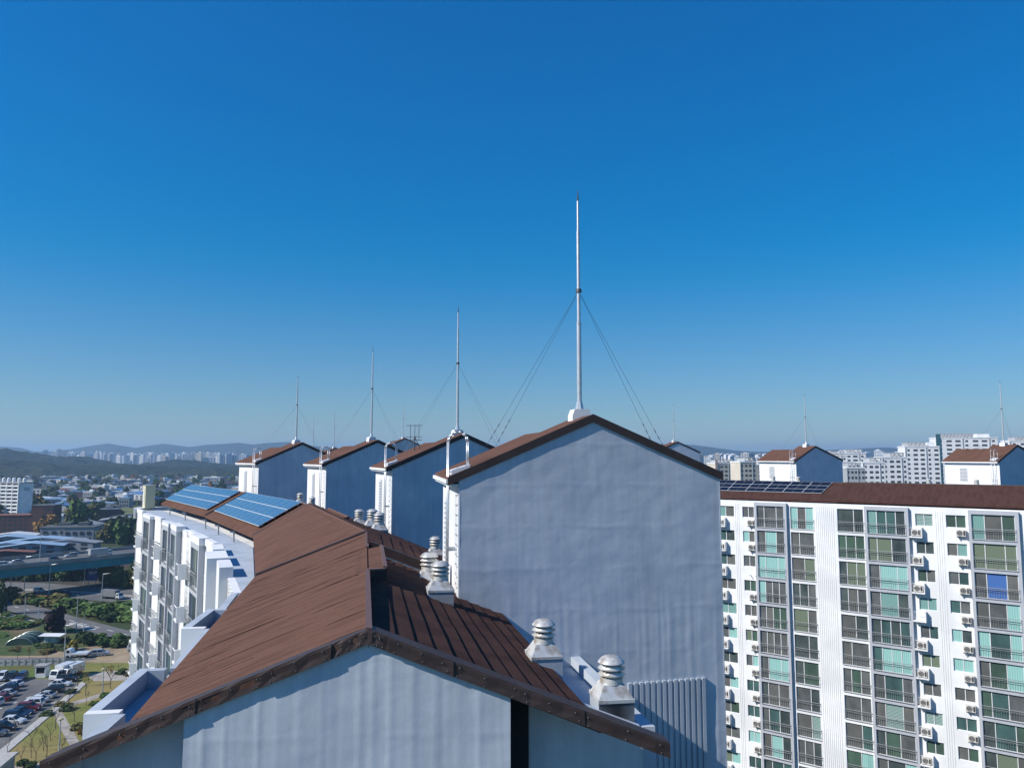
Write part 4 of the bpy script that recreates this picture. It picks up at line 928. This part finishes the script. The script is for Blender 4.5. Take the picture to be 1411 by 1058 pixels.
def car(kind, colr, x, y, rz, label, group=None, z=0):
    if kind not in CP_: o = CP_[kind] = car_proto(kind)
    else: o = copy_tree(CP_[kind])
    o.location = (x, y, z); o.rotation_euler = (0, 0, rz); o['label'] = label
    if group: o['group'] = group
    elif 'group' in o: del o['group']
    for c in o.children:
        if c.name.split('.')[0] in ('body', 'roof', 'pillar'): setmat(c, PAINT[colr])
    return o
CN = dict(white='white', silver='silver', black='black', navy='dark navy', grey='dark grey', red='dark red', green='dark green', blue='blue')
row1 = [(93, 938.5, 'black', 'suv'), (83, 945, 'white', 'sedan'), (73, 953.5, 'black', 'suv'), (61, 961.5, 'silver', 'sedan'), (50, 967.5, 'white', 'sedan'), (44, 973, 'white', 'suv'), (40, 978.5, 'red', 'suv'), (29, 984, 'navy', 'sedan'), (22, 990, 'navy', 'suv'), (17, 996.5, 'white', 'sedan'), (4, 1006, 'black', 'suv'), (-8, 1014, 'grey', 'suv')]
seen = {}
for px, py, c_, k_ in row1:
    p = G(px, py); car(k_, c_, p.x, p.y, R(4 + vr.uniform(-3, 3)) + (math.pi if vr.random() < .5 else 0), '%s %s parked in the row along the lawn kerb' % (CN[c_], 'sedan' if k_ == 'sedan' else 'tall car'), 'cars along the lawn kerb', .034)
for px, py, c_, k_ in ((17, 946, 'white', 'sedan'), (10, 952, 'navy', 'suv'), (7, 959, 'silver', 'sedan'), (0, 965, 'red', 'sedan'), (-12, 972, 'white', 'suv')):
    p = G(px, py); car(k_, c_, p.x, p.y, R(184 + vr.uniform(-3, 3)), '%s %s parked across the lane from the lawn kerb row' % (CN[c_], 'sedan' if k_ == 'sedan' else 'tall car'), 'cars across the lane', .034)
for px, py, c_, k_ in ((2, 934.5, 'white', 'suv'), (15, 935, 'black', 'suv'), (29, 935, 'blue', 'suv'), (-12, 935, 'silver', 'sedan')):
    p = G(px, py + 1.5); car(k_, c_, p.x, p.y, R(-75), '%s %s parked nose out against the green verge' % (CN[c_], 'sedan' if k_ == 'sedan' else 'tall car'), 'cars against the verge', .034)
hd = G(200, 826) - G(60, 814.5); ha = math.atan2(hd.y, hd.x)
for px, py, c_, k_, lb in ((54, 815.5, 'white', 'suv', 'white car driving on the highway near the flyover shadow'), (80, 818, 'green', 'sedan', 'dark green car driving behind the navy one on the highway'), (91, 819.5, 'navy', 'suv', 'dark navy car on the highway ahead of a dark green one')):
    p = G(px, py); car(k_, c_, p.x, p.y, ha, lb, None, .02)
p = G(138, 903); car('suv', 'silver', p.x, p.y, R(20), 'silver tall car parked on the sandy yard', None, .012)
p = G(66, 856); car('sedan', 'silver', p.x, p.y, R(-40), 'silver sedan on the side road behind the purple tree', None, .014)
p = G(16, 815); car('sedan', 'grey', p.x, p.y, ha, 'dark grey sedan in the shadow under the flyover', None, .02)
def truck(label, x, y, rz, cab, box, boxmat, z=.034, L=5.4):
    t = thing('box_truck', label, 'truck', (x, y, z), rz)
    put('cab', bevel(MB().yprism([(0, .35), (0, 1.9), (.25, 2.25), (1.1, 2.25), (1.55, 1.4), (1.65, .9), (1.65, .35)], -.95, .95).mesh('cab', cab), .06), t)
    MB().hexa([(1.52, -.8, 1.38), (1.60, -.8, 1.38), (1.60, .8, 1.38), (1.52, .8, 1.38), (1.13, -.75, 2.12), (1.20, -.75, 2.12), (1.20, .75, 2.12), (1.13, .75, 2.12)]).build('windscreen', M['carglass'], t)
    for s in (-1, 1): MB().box(.35, 1.1, s * .955 - .01, s * .955 + .01, 1.35, 1.95).build('side_window', M['carglass'], t)
    put('cargo_box', bevel(MB().box(-L + 1.5, -.1, -1.08, 1.08, .85, .85 + box).mesh('cargo_box', boxmat), .04), t)
    MB().box(-L + 1.5, 1.2, -.45, .45, .5, .82).build('chassis', M['rubber'], t)
    wm = MB().tube((0, -.14, 0), (0, .14, 0), .42, None, 14).mesh('wheel', M['rubber'])
    for xx in (.75, -L + 2.6, -L + 3.5): 
        for yy in (-.88, .88): put('wheel', wm, t, (xx, yy, .42))
    for yy in (-.65, .65): MB().box(1.6, 1.67, yy - .18, yy + .18, .75, .95).build('headlight', M['lampw'], t)
    return t
p = G(80, 936); truck('white box truck parked at the verge end of the car park', p.x, p.y, R(-100), PAINT['white'], 2.1, PAINT['white'])
p = G(93, 934); truck('second white box truck, beside the black tall car at the verge', p.x, p.y, R(-100), PAINT['white'], 1.9, PAINT['white'])
p = G(162, 825.5); truck('white cabbed lorry with dark grey cargo body on the highway', p.x, p.y, ha, PAINT['white'], 2.2, plain('grey_tarpaulin', (.16, .17, .18), .8), .02, 8.0)
p = G(100, 906); truck('small white pickup truck parked on the service road', p.x, p.y, R(184), PAINT['white'], .5, PAINT['white'], .016)
p = G(185, 897); truck('white truck half hidden behind the curved block, on the sandy yard', p.x, p.y, R(195), PAINT['white'], 2.2, PAINT['white'], .012, 7)
# ------------------------------------------------------------------ street furniture
def lamp(px, py, h, label, group=None, arm=2.0, rz=0):
    p = G(px, py); t = thing('street_lamp', label, 'lamp', (p.x, p.y, 0), rz, group)
    MB().tube((0, 0, 0), (0, 0, h), .16, .08, 8).build('post', M['galv'], t)
    if arm: MB().tube((0, 0, h - .05), (arm, 0, h + .25), .06, .05, 6).build('arm', M['galv'], t); MB().box(arm - .1, arm + .7, -.15, .15, h + .18, h + .32).build('lamp_head', M['conc'], t)
    return t
for px, py, h in ((14, 819, 12), (33, 818, 13), (67, 822, 11), (116, 806, 13), (140, 828, 9)): lamp(px, py, h, 'tall grey lamp post along the highway', 'highway lamp posts')
for px, py, h in ((105, 869, 10), (115, 872, 5), (34, 846, 5.5), (53, 852, 4), (5, 846, 6)): lamp(px, py, h, 'grey post beside the side road', 'side road posts', arm=0)
lamp(88, 915, 9, 'thick grey post with a flat sign arm by the panel fence', None, arm=1.8)
for px, py, h in ((141, 959, 5.2), (81, 1041, 5.6), (178, 926, 6.5)): 
    o = lamp(px, py, h, 'pale wooden lamp post on the park lawn', 'wooden park lamp posts', arm=0); MB().lathe([(.1, 0), (.45, .15), (.45, .3), (.1, .45)], 12, (0, 0, h)).build('lamp_head', M['galvd'], o); setmat(o.children[0], plain('pale_wood', (.42, .36, .24), .7))
p = G(129, 807); t = thing('road_sign', 'blue road sign on two posts beyond the highway', 'sign', (p.x, p.y, 0), R(12))
MB().box(-1.9, -1.75, -.08, .08, 0, 2.4).build('post', M['galv'], t); MB().box(.5, .65, -.08, .08, 0, 2.4).build('post', M['galv'], t)
sg = MB().box(-2.5, 1.25, -.22, -.1, 2.0, 6.4).build('panel', plain('blue_sign_face', (.015, .06, .28), .4), t)
for z0, x0, x1 in ((5.0, -1.9, -.2), (5.0, .1, .8), (4.4, -1.7, .4)): MB().box(x0, x1, -.235, -.222, z0, z0 + .42).build('white_panel', M['line'], sg)
p = G(58, 932); t = thing('ticket_booth', 'small white and grey ticket booth at the car park entrance', 'booth', (p.x, p.y, 0), R(5))
MB().box(-1.1, 1.1, -.9, .9, 0, .9).build('base', M['white'], t); MB().box(-.9, .9, -.75, .75, .9, 2.3).build('window', M['carglass'], t); MB().box(-1.3, 1.3, -1.1, 1.1, 2.3, 2.65).build('roof', M['conc'], t)
for s in (-1, 1): MB().box(s * 1.0 - .1, s * 1.0 + .1, -.92, .92, .9, 2.3).build('wall', M['white'], t)
fa, fb_ = G(-60, 919.5), G(118, 913.5); fd = fb_ - fa; n_ = 19; t = thing('panel_fence', 'long pale concrete panel fence with dark slots along the verge', 'fence', (fa.x, fa.y, 0), math.atan2(fd.y, fd.x)); w = fd.length / n_
pm_ = MB().box(.12, w - .12, -.06, .06, 0, .55).box(.12, w * .28, -.06, .06, .55, .85).box(w * .72, w - .12, -.06, .06, .55, .85).box(.12, w - .12, -.06, .06, .85, 1.25).box(w * .28, w * .72, .03, .06, .55, .85).mesh('panel', M['kerb'])
pp_ = MB().box(-.11, .11, -.12, .12, 0, 1.4).mesh('post', M['conc'])
for i in range(n_): put('panel', pm_, t, (i * w, 0, 0)); put('post', pp_, t, (i * w, 0, 0))
p = G(71, 886); t = thing('garden_hut', 'small pale green garden hut with a flat white roof', 'hut', (p.x, p.y, 0), R(8)); MB().box(-1.4, 1.4, -1.2, 1.2, 0, 2.0).build('wall', plain('pale_green_board', (.35, .42, .36), .7), t); MB().slab([(-2.6, -1.8, 2.35), (2.8, -1.8, 2.1), (2.8, 1.8, 2.1), (-2.6, 1.8, 2.35)], .12).build('roof', M['white'], t); MB().box(-.4, .4, -1.23, -1.2, 0, 1.8).build('door', M['conc'], t)
p = G(36, 884); t = thing('greenhouse', 'low dark green net tunnel in the vegetable garden', 'greenhouse', (p.x, p.y, 0), R(10))
b = MB(); n_ = 10; b.yprism([(3.2 * math.cos(math.pi * i / n_), 1.9 * math.sin(math.pi * i / n_)) for i in range(n_ + 1)], -4, 4); b.build('cover', plain('green_net', (.03, .075, .055), .8), t)
for yy in (-4.01, -1.3, 1.3, 4.01): MB().path([(3.25 * math.cos(math.pi * i / 10), yy, 1.95 * math.sin(math.pi * i / 10)) for i in range(11)], .05, 5).build('hoop', M['galv'], t)
p = G(-22, 1082); t = thing('service_box', 'grey flat roofed block at the corner of the lawn', 'building', (p.x - 2, p.y - 4, 0), R(10)); MB().box(-5, 6.5, -4, 4, 0, 4).build('wall', M['conc'], t); MB().box(-5.3, 6.8, -4.3, 4.3, 4, 4.35).build('roof', M['kerb'], t)
# ------------------------------------------------------------------ flyover
M['teal'] = noise_mat('teal_girder_paint', (.012, .20, .23), (.02, .25, .28), .4, .6, .1, 4)
fa, fb_ = Vector((-174.0, 256.0)), Vector((-145.0, 293.0)); fd = (fb_ - fa).normalized(); fn = Vector((-fd.y, fd.x))
t = thing('flyover', 'long teal girdered road flyover crossing above the highway', 'bridge', (fa.x, fa.y, 0), math.atan2(fd.y, fd.x))
MB().box(-160, 190, 0, 19, 10.6, 11.25).build('deck', M['conc'], t)
MB().box(-160, 190, -.004 + .4, 18.6, 11.26, 11.3).build('road_surface', M['asphalt'], t)
for y0 in (.5, 6.0, 12.0, 17.6): MB().box(-160, 190, y0, y0 + .8, 7.9, 10.6).build('girder', M['teal'], t)
for k in range(14): MB().box(-160 + k * 26, -159.7 + k * 26, .38, .52, 7.9, 10.55).build('stiffener', M['teal'], t)
for y0 in (-.35, 18.9): 
    MB().box(-160, 190, y0, y0 + .4, 10.9, 12.2).build('barrier', M['conc'], t)
    MB().box(-160, 190, y0 + .15, y0 + .25, 12.6, 12.7).build('guard_rail', M['galv'], t)
for xx in (-120, -80, -40, -4, 62, 96, 130, 165):
    pr = MB().box(xx - 1.1, xx + 1.1, 4, 6.4, 0, 7.0).box(xx - 1.1, xx + 1.1, 12.6, 15, 0, 7.0).box(xx - 1.3, xx + 1.3, .5, 18.5, 7.0, 7.9); pr.build('pier', M['conc'], t)
fas = math.atan2(fd.y, fd.x)
for i, (d_, w_, c_, k_) in enumerate(((-26, 5, 'white', 'sedan'), (6, 5, 'white', 'suv'), (11, 9, 'silver', 'sedan'), (22, 5, 'navy', 'suv'), (30, 12, 'silver', 'suv'), (58, 5, 'white', 'suv'), (70, 8, 'white', 'sedan'), (-8, 12, 'red', 'sedan'))):
    q = fa + fd * d_ + fn * w_; car(k_, c_, q.x, q.y, fas if w_ < 9 else fas + math.pi, '%s car driving on the flyover deck' % CN[c_], 'cars on the flyover', 11.3)
q = fa + fd * 40 + fn * 5; truck('white truck driving along the flyover deck', q.x, q.y, fas, PAINT['white'], 2.2, PAINT['silver'], 11.3, 8)
for d_ in (-20, 15, 50): 
    q = fa + fd * d_ + fn * .0; o = thing('street_lamp', 'thin lamp post standing on the flyover edge', 'lamp', (q.x, q.y, 12.2), 0, 'flyover lamp posts'); MB().tube((0, 0, 0), (0, 0, 9), .13, .08, 6).build('post', M['galv'], o); MB().tube((0, 0, 9), (1.8, .6, 9.4), .06, .05, 6).build('arm', M['galv'], o)
# ------------------------------------------------------------------ town in the valley
tr = random.Random(23)
M['wallw'] = noise_mat('pale_render_wall', (.52, .51, .49), (.60, .59, .57), .2, .8); M['wallb'] = noise_mat('red_brick_wall', (.085, .045, .04), (.12, .062, .052), 1.0, .85)
M['wallg'] = noise_mat('grey_shed_wall', (.26, .27, .29), (.33, .34, .36), .2, .8)
RO = [plain('pale_blue_sheet_roof', (.30, .42, .55), .5), plain('grey_sheet_roof', (.26, .27, .29), .6), plain('white_sheet_roof', (.58, .60, .62), .5), plain('blue_sheet_roof', (.09, .22, .48), .5), plain('red_tile_roof', (.22, .09, .065), .8), plain('dark_flat_roof', (.10, .11, .115), .8)]
RN = ['pale blue', 'grey', 'white', 'blue', 'red', 'dark']
M['winx'] = plain('dark_far_window', (.05, .06, .075), .2)
def unit_gable():
    w = MB().yprism([(-.5, 0), (-.5, .72), (0, .98), (.5, .72), (.5, 0)], -.5, .5).mesh('house', M['wallw'])
    r_ = MB().slab([(-.56, -.54, .70), (0, -.54, 1.0), (0, .54, 1.0), (-.56, .54, .70)], .03).slab([(0, -.54, 1.0), (.56, -.54, .70), (.56, .54, .70), (0, .54, 1.0)], .03).mesh('roof', RO[0]); return w, r_
def unit_flat():
    w = MB().box(-.5, .5, -.5, .5, 0, .92).mesh('house', M['wallw']); r_ = MB().box(-.52, .52, -.52, .52, .921, .99).box(-.2, .15, .05, .35, .991, 1.2).mesh('roof', RO[0]); return w, r_
UG, UF = unit_gable(), unit_flat()
wn = MB()
for i in range(4):
    for f in range(2): wn.box(-.42 + i * .23, -.30 + i * .23, -.512, -.5, .14 + f * .36, .34 + f * .36)
WIN = wn.mesh('window', M['winx'])
def house(x, y, a, w, d, h, wall, roof, flat, label, group, z=0):
    u = UF if flat else UG; o = put('house', u[0], None, (x, y, z), a); o.scale = (w, d, h); setmat(o, M[wall]); tag(o, label, 'building', group)
    r_ = put('roof', u[1], o); setmat(r_, RO[roof]); tag(put('window', WIN, o), kind='stuff'); return o
for px, py, w, d, h, wall, roof, flat, a in ((14, 752, 26, 14, 6, 'wallg', 0, 0, 20), (14, 762, 24, 12, 6, 'wallg', 0, 0, 15), (45, 763, 26, 11, 6, 'wallg', 0, 0, 20), (64, 756, 34, 10, 6.5, 'wallg', 0, 0, 8), (97, 758, 26, 9, 6, 'wallg', 1, 0, 5), (88, 743, 20, 16, 8, 'wallg', 5, 1, 10), (114, 746, 16, 14, 9, 'wallg', 5, 1, 10), (106, 757, 20, 9, 5, 'wallg', 2, 0, 10), (20, 745, 22, 12, 5, 'wallg', 2, 0, 15), (80, 704, 34, 12, 7, 'wallw', 3, 0, 5), (85, 698, 30, 12, 7, 'wallg', 0, 0, 8), (128, 700, 34, 14, 7, 'wallg', 0, 0, 10), (160, 683, 34, 14, 9, 'wallw', 3, 0, 5), (184, 687, 34, 14, 9, 'wallw', 2, 1, 5), (131, 683, 20, 12, 10, 'wallb', 4, 0, 0), (182, 730, 26, 14, 5, 'wallg', 2, 0, 30), (172, 722, 22, 12, 5, 'wallg', 2, 0, 30), (60, 683, 20, 14, 10, 'wallw', 5, 1, 0), (95, 680, 44, 14, 8, 'wallw', 2, 1, 4), (8, 769, 22, 7, 4, 'wallb', 4, 0, 20)):
    p = G(px, py); house(p.x, p.y, R(a), w, d, h, wall, roof, flat, 'low %s with %s roof among the sheds behind the flyover' % ('brick building' if wall == 'wallb' else 'shed', RN[roof]), 'sheds behind the flyover')
used = []
for i in range(640):
    dep = 430 * (1650 / 430.) ** tr.random(); px = tr.uniform(-25, 348); x = (px - CXP) / F * dep
    if len(used) >= 215: break
    if dep < 700 and (px < 62 or tr.random() < .72): continue
    if any((x - a) ** 2 + (dep - b) ** 2 < (18 + c) ** 2 for a, b, c in used): continue
    big = tr.random() < .3; w = tr.uniform(18, 40) if big else tr.uniform(8, 15); d = tr.uniform(9, 18) if big else tr.uniform(7, 11); h = tr.uniform(5, 8) if big else tr.uniform(5, 10)
    used.append((x, dep, w * .45)); roof = tr.choices(range(6), (5, 5, 8, 2, 2, 4))[0]; flat = tr.random() < .45; wall = tr.choices(('wallw', 'wallb', 'wallg'), (6, 1, 2))[0]
    house(x, dep, tr.uniform(-.5, .5), w, d, h, wall, roof, flat, 'small %s house with %s %s roof in the valley town' % ({'wallw': 'pale', 'wallb': 'brick', 'wallg': 'grey'}[wall], RN[roof], 'flat' if flat else 'pitched'), 'houses of the valley town')
cnt = 0
for i in range(900):
    dep = 420 * (1700 / 420.) ** tr.random(); px = tr.uniform(-25, 348); x = (px - CXP) / F * dep
    if cnt >= 230: break
    if any((x - a) ** 2 + (dep - b) ** 2 < (5 + c) ** 2 for a, b, c in used): continue
    if dep < 560 and px < 70: continue
    cnt += 1; h = tr.uniform(6, 12); fm = tr.choices(('f_dark', 'f_green', 'f_olive', 'f_orange'), (7, 4, 3, 1))[0]; tree(x, dep, h, h * tr.uniform(.5, .75), fm, '%s round tree standing between the houses of the valley town' % FN[fm], 'trees between the town houses')
# white slab with roof tanks
p = G(25, 718); t = thing('apartment_block', 'white balconied slab with a row of round tanks on its roof', 'building', (p.x, p.y, 0), R(-17))
MB().box(-48, 0, 0, 11, 0, 28).build('wall', M['white'], t); MB().box(-48.4, .4, -.4, 11.4, 28, 28.8).build('roof', M['conc'], t)
for k in range(10):
    MB().box(-48, -.2, -1.2, -.01, .9 + k * 2.75, 2.0 + k * 2.75).build('balcony_band', M['white'], t); MB().box(-47.9, -.3, -.06, -.012, 2.1 + k * 2.75, 3.3 + k * 2.75).build('window_band', M['winx'], t)
for k in range(9): MB().box(-.8 - k * 5.9, -.2 - k * 5.9, -1.3, -.02, 0, 28).build('pier', M['white'], t)
MB().box(.01, .1, 3.0, 8.0, 22.5, 25).build('panel', M['bay'], t)
for k in range(6): MB().lathe([(1.2, 0), (1.25, 2.4), (1.05, 3.0), (.2, 3.4)], 14, (-2.5 - k * 5.2, 5.5, 28.8)).build('water_tank', M['white'], t)
p = G(5, 735); t = thing('brick_building', 'dark red brick building in front of the white slab with tanks', 'building', (p.x, p.y, 0), R(8)); MB().box(-8, 22, 0, 12, 0, 11).build('wall', M['wallb'], t); MB().box(15, 28, 1, 13, 0, 17).build('tower_wall', M['wallb'], t); MB().box(-8.3, 14.9, -.3, 12.3, 11, 11.6).build('roof', RO[4], t); MB().box(14.8, 28.3, .8, 13.3, 17, 17.5).build('roof', RO[5], t)
wb = MB().box(0, 1.6, -.06, 0, 0, 1.5).mesh('window', M['winx'])
for i in range(7):
    for f in range(3): put('window', wb, t, (-7 + i * 3.1, -.004, 1.6 + f * 3.1))
for i in range(3):
    for f in range(5): put('window', wb, t, (22.4 + i * 1.9, 1 - .004, 1.6 + f * 3.1))
# field behind
sheet('field', gp((128, 708), (165, 700), (230, 694), (235, 706), (180, 712), (130, 716)), .05, noise_mat('green_field', (.11, .13, .045), (.15, .16, .06), .05, .95))
sheet('far_road', gp((120, 733), (200, 722), (210, 735), (130, 746)), .06, M['paving'])
# ------------------------------------------------------------------ apartment blocks beyond the right slab
M['bteal'] = plain('dark_teal_wall', (.03, .11, .14), .7); M['bpink'] = noise_mat('dusty_pink_wall', (.42, .31, .28), (.48, .36, .33), .2, .8); M['bcream'] = noise_mat('cream_wall', (.55, .50, .42), (.62, .57, .48), .2, .8); M['bgrey'] = noise_mat('mid_grey_wall', (.34, .36, .38), (.4, .42, .44), .2, .8)
def far_block(px0, px1, top, dep, a, wall, label, group=None, depth=14, bays=6, strip=None, side='bgrey', top2=True):
    x0, x1 = (px0 - CXP) / F * dep, (px1 - CXP) / F * dep; w = (x1 - x0) / math.cos(a) * .96; h = CH + (HYP - top) / F * dep
    t = thing('apartment_block', label, 'building', (x0, dep, 0), a, group); nf = int(h / 2.9); bw = w / bays
    MB().box(0, w, 0, depth, 0, h).build('wall', M[wall], t)
    MB().box(w + .01, w + .2, .2, depth - .2, 0, h - .3).build('end_wall', M[side], t)
    MB().box(-.25, w + .25, -.25, depth + .25, h, h + .7).build('roof', M['white'], t)
    if top2:      # open slatted crown on part of the roof
        c0, c1 = (w * .1, w * .62) if bays % 2 else (w * .35, w * .9)
        MB().box(c0, c1, 1.2, 1.6, h + 2.6, h + 3.2).box(c0, c1, depth - 1.6, depth - 1.2, h + 2.6, h + 3.2).build('crown_beam', M['bgrey'], t)
        n_ = int((c1 - c0) / 2.2); cp = MB().box(-.25, .25, 0, depth - 2.6, 0, 1.89).mesh('crown_post', M['bgrey'])
        for q in range(n_ + 1): put('crown_post', cp, t, (c0 + .3 + (c1 - c0 - .6) * q / n_, 1.3, h + .705))
        MB().box(w * .7, w * .9, 3, depth - 4, h + .7, h + 3.0).build('machine_room', M[wall], t)
    wv = MB(); gr = MB()
    for k in range(nf):
        z = h - 2.6 - k * 2.9
        if z < 12: break
        for i in range(bays):
            g_ = bw * (.20 if i % 3 else .34); wv.box(i * bw + g_, (i + 1) * bw - g_, -.09, -.02, z, z + 1.25)
    o = wv.build('window', M['winx'], t); tag(o, kind='stuff')
    for i in range(0, bays, 3): MB().box(i * bw + .05, i * bw + bw * .12, -.3, -.02, 0, h).build('rib', M['bgrey'], t)
    if strip:
        MB().box(-.02, bw * .55, -.4, -.31, 0, h + 3).build('colour_panel', M[strip], t)
    return t
WB = 'white towers beyond the right slab'
far_block(1288, 1366, 604, 530, R(-12), 'white', 'tall white tower with a dark teal edge strip, beside the right hand stair tower', None, bays=7, strip='bteal', side='blue')
far_block(1245, 1290, 616, 480, R(-10), 'white', 'white tower left of the teal edged one', None, bays=5, side='bgrey')
far_block(1389, 1470, 608, 520, R(-12), 'white', 'white tower right of the stair tower with bright louvre', None, bays=7)
far_block(1213, 1247, 631, 440, R(-8), 'white', 'lower white block with slatted top beside the white tower', None, bays=4)
far_block(1152, 1190, 625, 560, R(-8), 'white', 'white and grey block just right of the blue ended stair tower', None, bays=4, side='bteal')
far_block(1186, 1216, 638, 420, R(-8), 'white', 'short white block between two taller white ones', None, bays=4)
far_block(1130, 1165, 628, 520, R(-8), 'white', 'white block half behind the blue ended stair tower', None, bays=4)
far_block(1164, 1188, 645, 400, R(-8), 'bgrey', 'grey ribbed block low in front of the white ones', None, bays=5)
far_block(1190, 1240, 634, 700, R(-8), 'bcream', 'cream block showing between the white ones', None, bays=6)
far_block(984, 1016, 639, 520, R(8), 'bcream', 'cream and pink block above the left end of the black solar array', None, bays=5, strip='bpink', side='bpink')
far_block(1018, 1042, 637, 460, R(8), 'bcream', 'cream block with brown gable beside the stair tower', None, bays=4, side='bpink')
far_block(1036, 1062, 641, 560, R(8), 'bcream', 'narrow cream block half hidden by the stair tower', None, bays=4, side='bpink')
# distant high rise estates
def tower_mesh(seed):
    rnd = random.Random(seed); b = MB(); b.box(-.5, .5, -.35, .35, 0, 1).box(-.2, .25, -.2, .2, 1, 1.05); b.m = 1
    for k in range(18):
        for x0, x1 in ((-.42, -.18), (-.06, .14), (.24, .44)): b.box(x0, x1, -.362, -.352, .06 + k * .052, .085 + k * .052)
    return b.mesh('high_rise', [M['white'], M['winx']])
HR = [tower_mesh(i) for i in range(2)]
def hi(px, dep, h, w, lab, grp, a=None):
    o = put('high_rise', tr.choice(HR), None, ((px - CXP) / F * dep, dep, 0), tr.uniform(-.5, .6) if a is None else a); o.scale = (w, w * .8, h); tag(o, lab, 'tower', grp)
    if tr.random() < .3: setmat(o, M[tr.choice(('wallw', 'bcream', 'bgrey'))])
for c0, c1, n_, h0, h1, d0 in ((64, 92, 14, 55, 78, 3700), (92, 160, 34, 48, 70, 4000), (158, 215, 26, 42, 64, 3500), (215, 272, 30, 42, 64, 3600), (255, 345, 46, 38, 62, 3300), (30, 60, 6, 56, 66, 4100)):
    for i in range(n_): hi(tr.uniform(c0, c1), d0 + tr.uniform(-200, 350), tr.uniform(h0, h1), tr.uniform(13, 24), 'pale high rise in the far estate below the blue ridge', 'far estate towers under the ridge')
for i in range(40): hi(tr.uniform(940, 1060), 3000 + tr.uniform(-400, 600), tr.uniform(38, 60), tr.uniform(18, 32), 'pale high rise in the far estate above the black solar array', 'far estate towers above the solar array')
for i in range(30): hi(tr.uniform(1140, 1260), 3500 + tr.uniform(-300, 500), tr.uniform(54, 74), tr.uniform(18, 32), 'pale high rise far behind the white towers', 'far estate towers behind the white towers')
# ------------------------------------------------------------------ wooded hills and mountains
M['wood'] = noise_mat('wooded_hillside', (.010, .022, .013), (.026, .042, .022), .02, .95, 1.0, .06, c3=(.034, .042, .024), scale3=.004, spec=.05, dist=6.0)
HL = [(-8, 618, 2250, 190, 300), (28, 623, 2300, 140, 300), (70, 629, 2300, 120, 300), (105, 628.5, 2450, 110, 260), (150, 638, 2200, 160, 280), (198, 641, 2000, 130, 260), (252, 632.5, 2700, 105, 240), (225, 636, 2750, 80, 200), (290, 637, 2800, 90, 220), (330, 641, 2400, 120, 260), (120, 641, 1900, 200, 180), (60, 640, 1750, 120, 160), (20, 634, 1750, 120, 200), (270, 645, 2000, 160, 200)]
hp = [((px - CXP) / F * d, d, CH + (HYP - row) / F * d, sx, sy) for px, row, d, sx, sy in HL]
b = MB(); nx, ny = 300, 240; x0, x1, y0, y1 = -2400., -450., 1250., 3150.
for j in range(ny + 1):
    for i in range(nx + 1):
        x = x0 + (x1 - x0) * i / nx; y = y0 + (y1 - y0) * j / ny; z = -1.0
        z = max([z] + [h * math.exp(-((x - cx) / sx) ** 2 - ((y - cy) / sy) ** 2) for cx, cy, h, sx, sy in hp])
        if z > 1: z += noise.noise(Vector((x * .01, y * .01, 0))) * 4 + (noise.noise(Vector((x * .045, y * .03, 3))) * 5 + noise.noise(Vector((x * .11, y * .08, 8))) * 4) * min(1, z / 10)
        b.v.append((x, y, max(-.9, z - 2)))
for j in range(ny):
    for i in range(nx): k = j * (nx + 1) + i; b.f.append((k, k + 1, k + nx + 2, k + nx + 1)); b.mi.append(0)
tag(b.build('hills', M['wood'], smooth=True), kind='structure')
prof = [(-200, 612), (-60, 616), (0, 615), (30, 617), (50, 621.5), (68, 622), (100, 619), (128, 614), (150, 611), (170, 614), (188, 617.5), (205, 614), (225, 611.5), (245, 613.5), (262, 616), (285, 613), (310, 611.5), (330, 610), (350, 612.5), (368, 610), (398, 609), (420, 612), (445, 616), (480, 618), (560, 620), (640, 619), (720, 622), (800, 619), (880, 615), (930, 611.5), (960, 613.5), (985, 617), (1010, 620.5), (1045, 622.5), (1120, 621), (1160, 619), (1195, 617.5), (1215, 616.5), (1245, 618), (1300, 621), (1400, 618), (1500, 614), (1620, 617)]
def pr(px):
    for (a, ra), (c, rc) in zip(prof, prof[1:]):
        if a <= px <= c: return ra + (rc - ra) * (px - a) / (c - a)
    return 618
b = MB(); D = 6500.; cols_ = list(range(-195, 1616, 5)); rows_ = [-1.0, -.75, -.5, -.25, -.1, 0, .15, .4, .8]
for px in cols_:
    x = (px - CXP) / F * D; hgt = CH + (HYP - pr(px)) / F * D
    for v in rows_:
        yy = D + v * 900; ff = max(0, 1 - abs(v)) ** 1.1; z = hgt * ff + (noise.noise(Vector((x * .0022, yy * .0022, 1))) * 24 * (1 - ff) + noise.noise(Vector((x * .006, yy * .006, 7))) * 5) * min(1, ff * 4)
        b.v.append((x * (yy / D), yy, z if v > -1 else -.5))
m_ = len(rows_)
for i in range(len(cols_) - 1):
    for j in range(m_ - 1): k = i * m_ + j; b.f.append((k, k + m_, k + m_ + 1, k + 1)); b.mi.append(0)
tag(b.build('mountains', M['wood'], smooth=True), kind='structure')
# ------------------------------------------------------------------ the air
hz = bpy.data.materials.new('thin_blue_haze'); hz.use_nodes = True; ht = hz.node_tree; ht.nodes.clear()
ho = ht.nodes.new('ShaderNodeOutputMaterial'); hv = ht.nodes.new('ShaderNodeVolumePrincipled')
hv.inputs['Color'].default_value = (.45, .67, .95, 1); hv.inputs['Density'].default_value = 1.3e-4; hv.inputs['Anisotropy'].default_value = .2
ht.links.new(hv.outputs[0], ho.inputs['Volume'])
tag(MB().box(-13500, 13500, -300, 12500, -1.5, CH + 140).build('haze', hz), kind='stuff')
for ob in list(sc.objects):                         # unused first copies keep their true labels only when placed
    pass
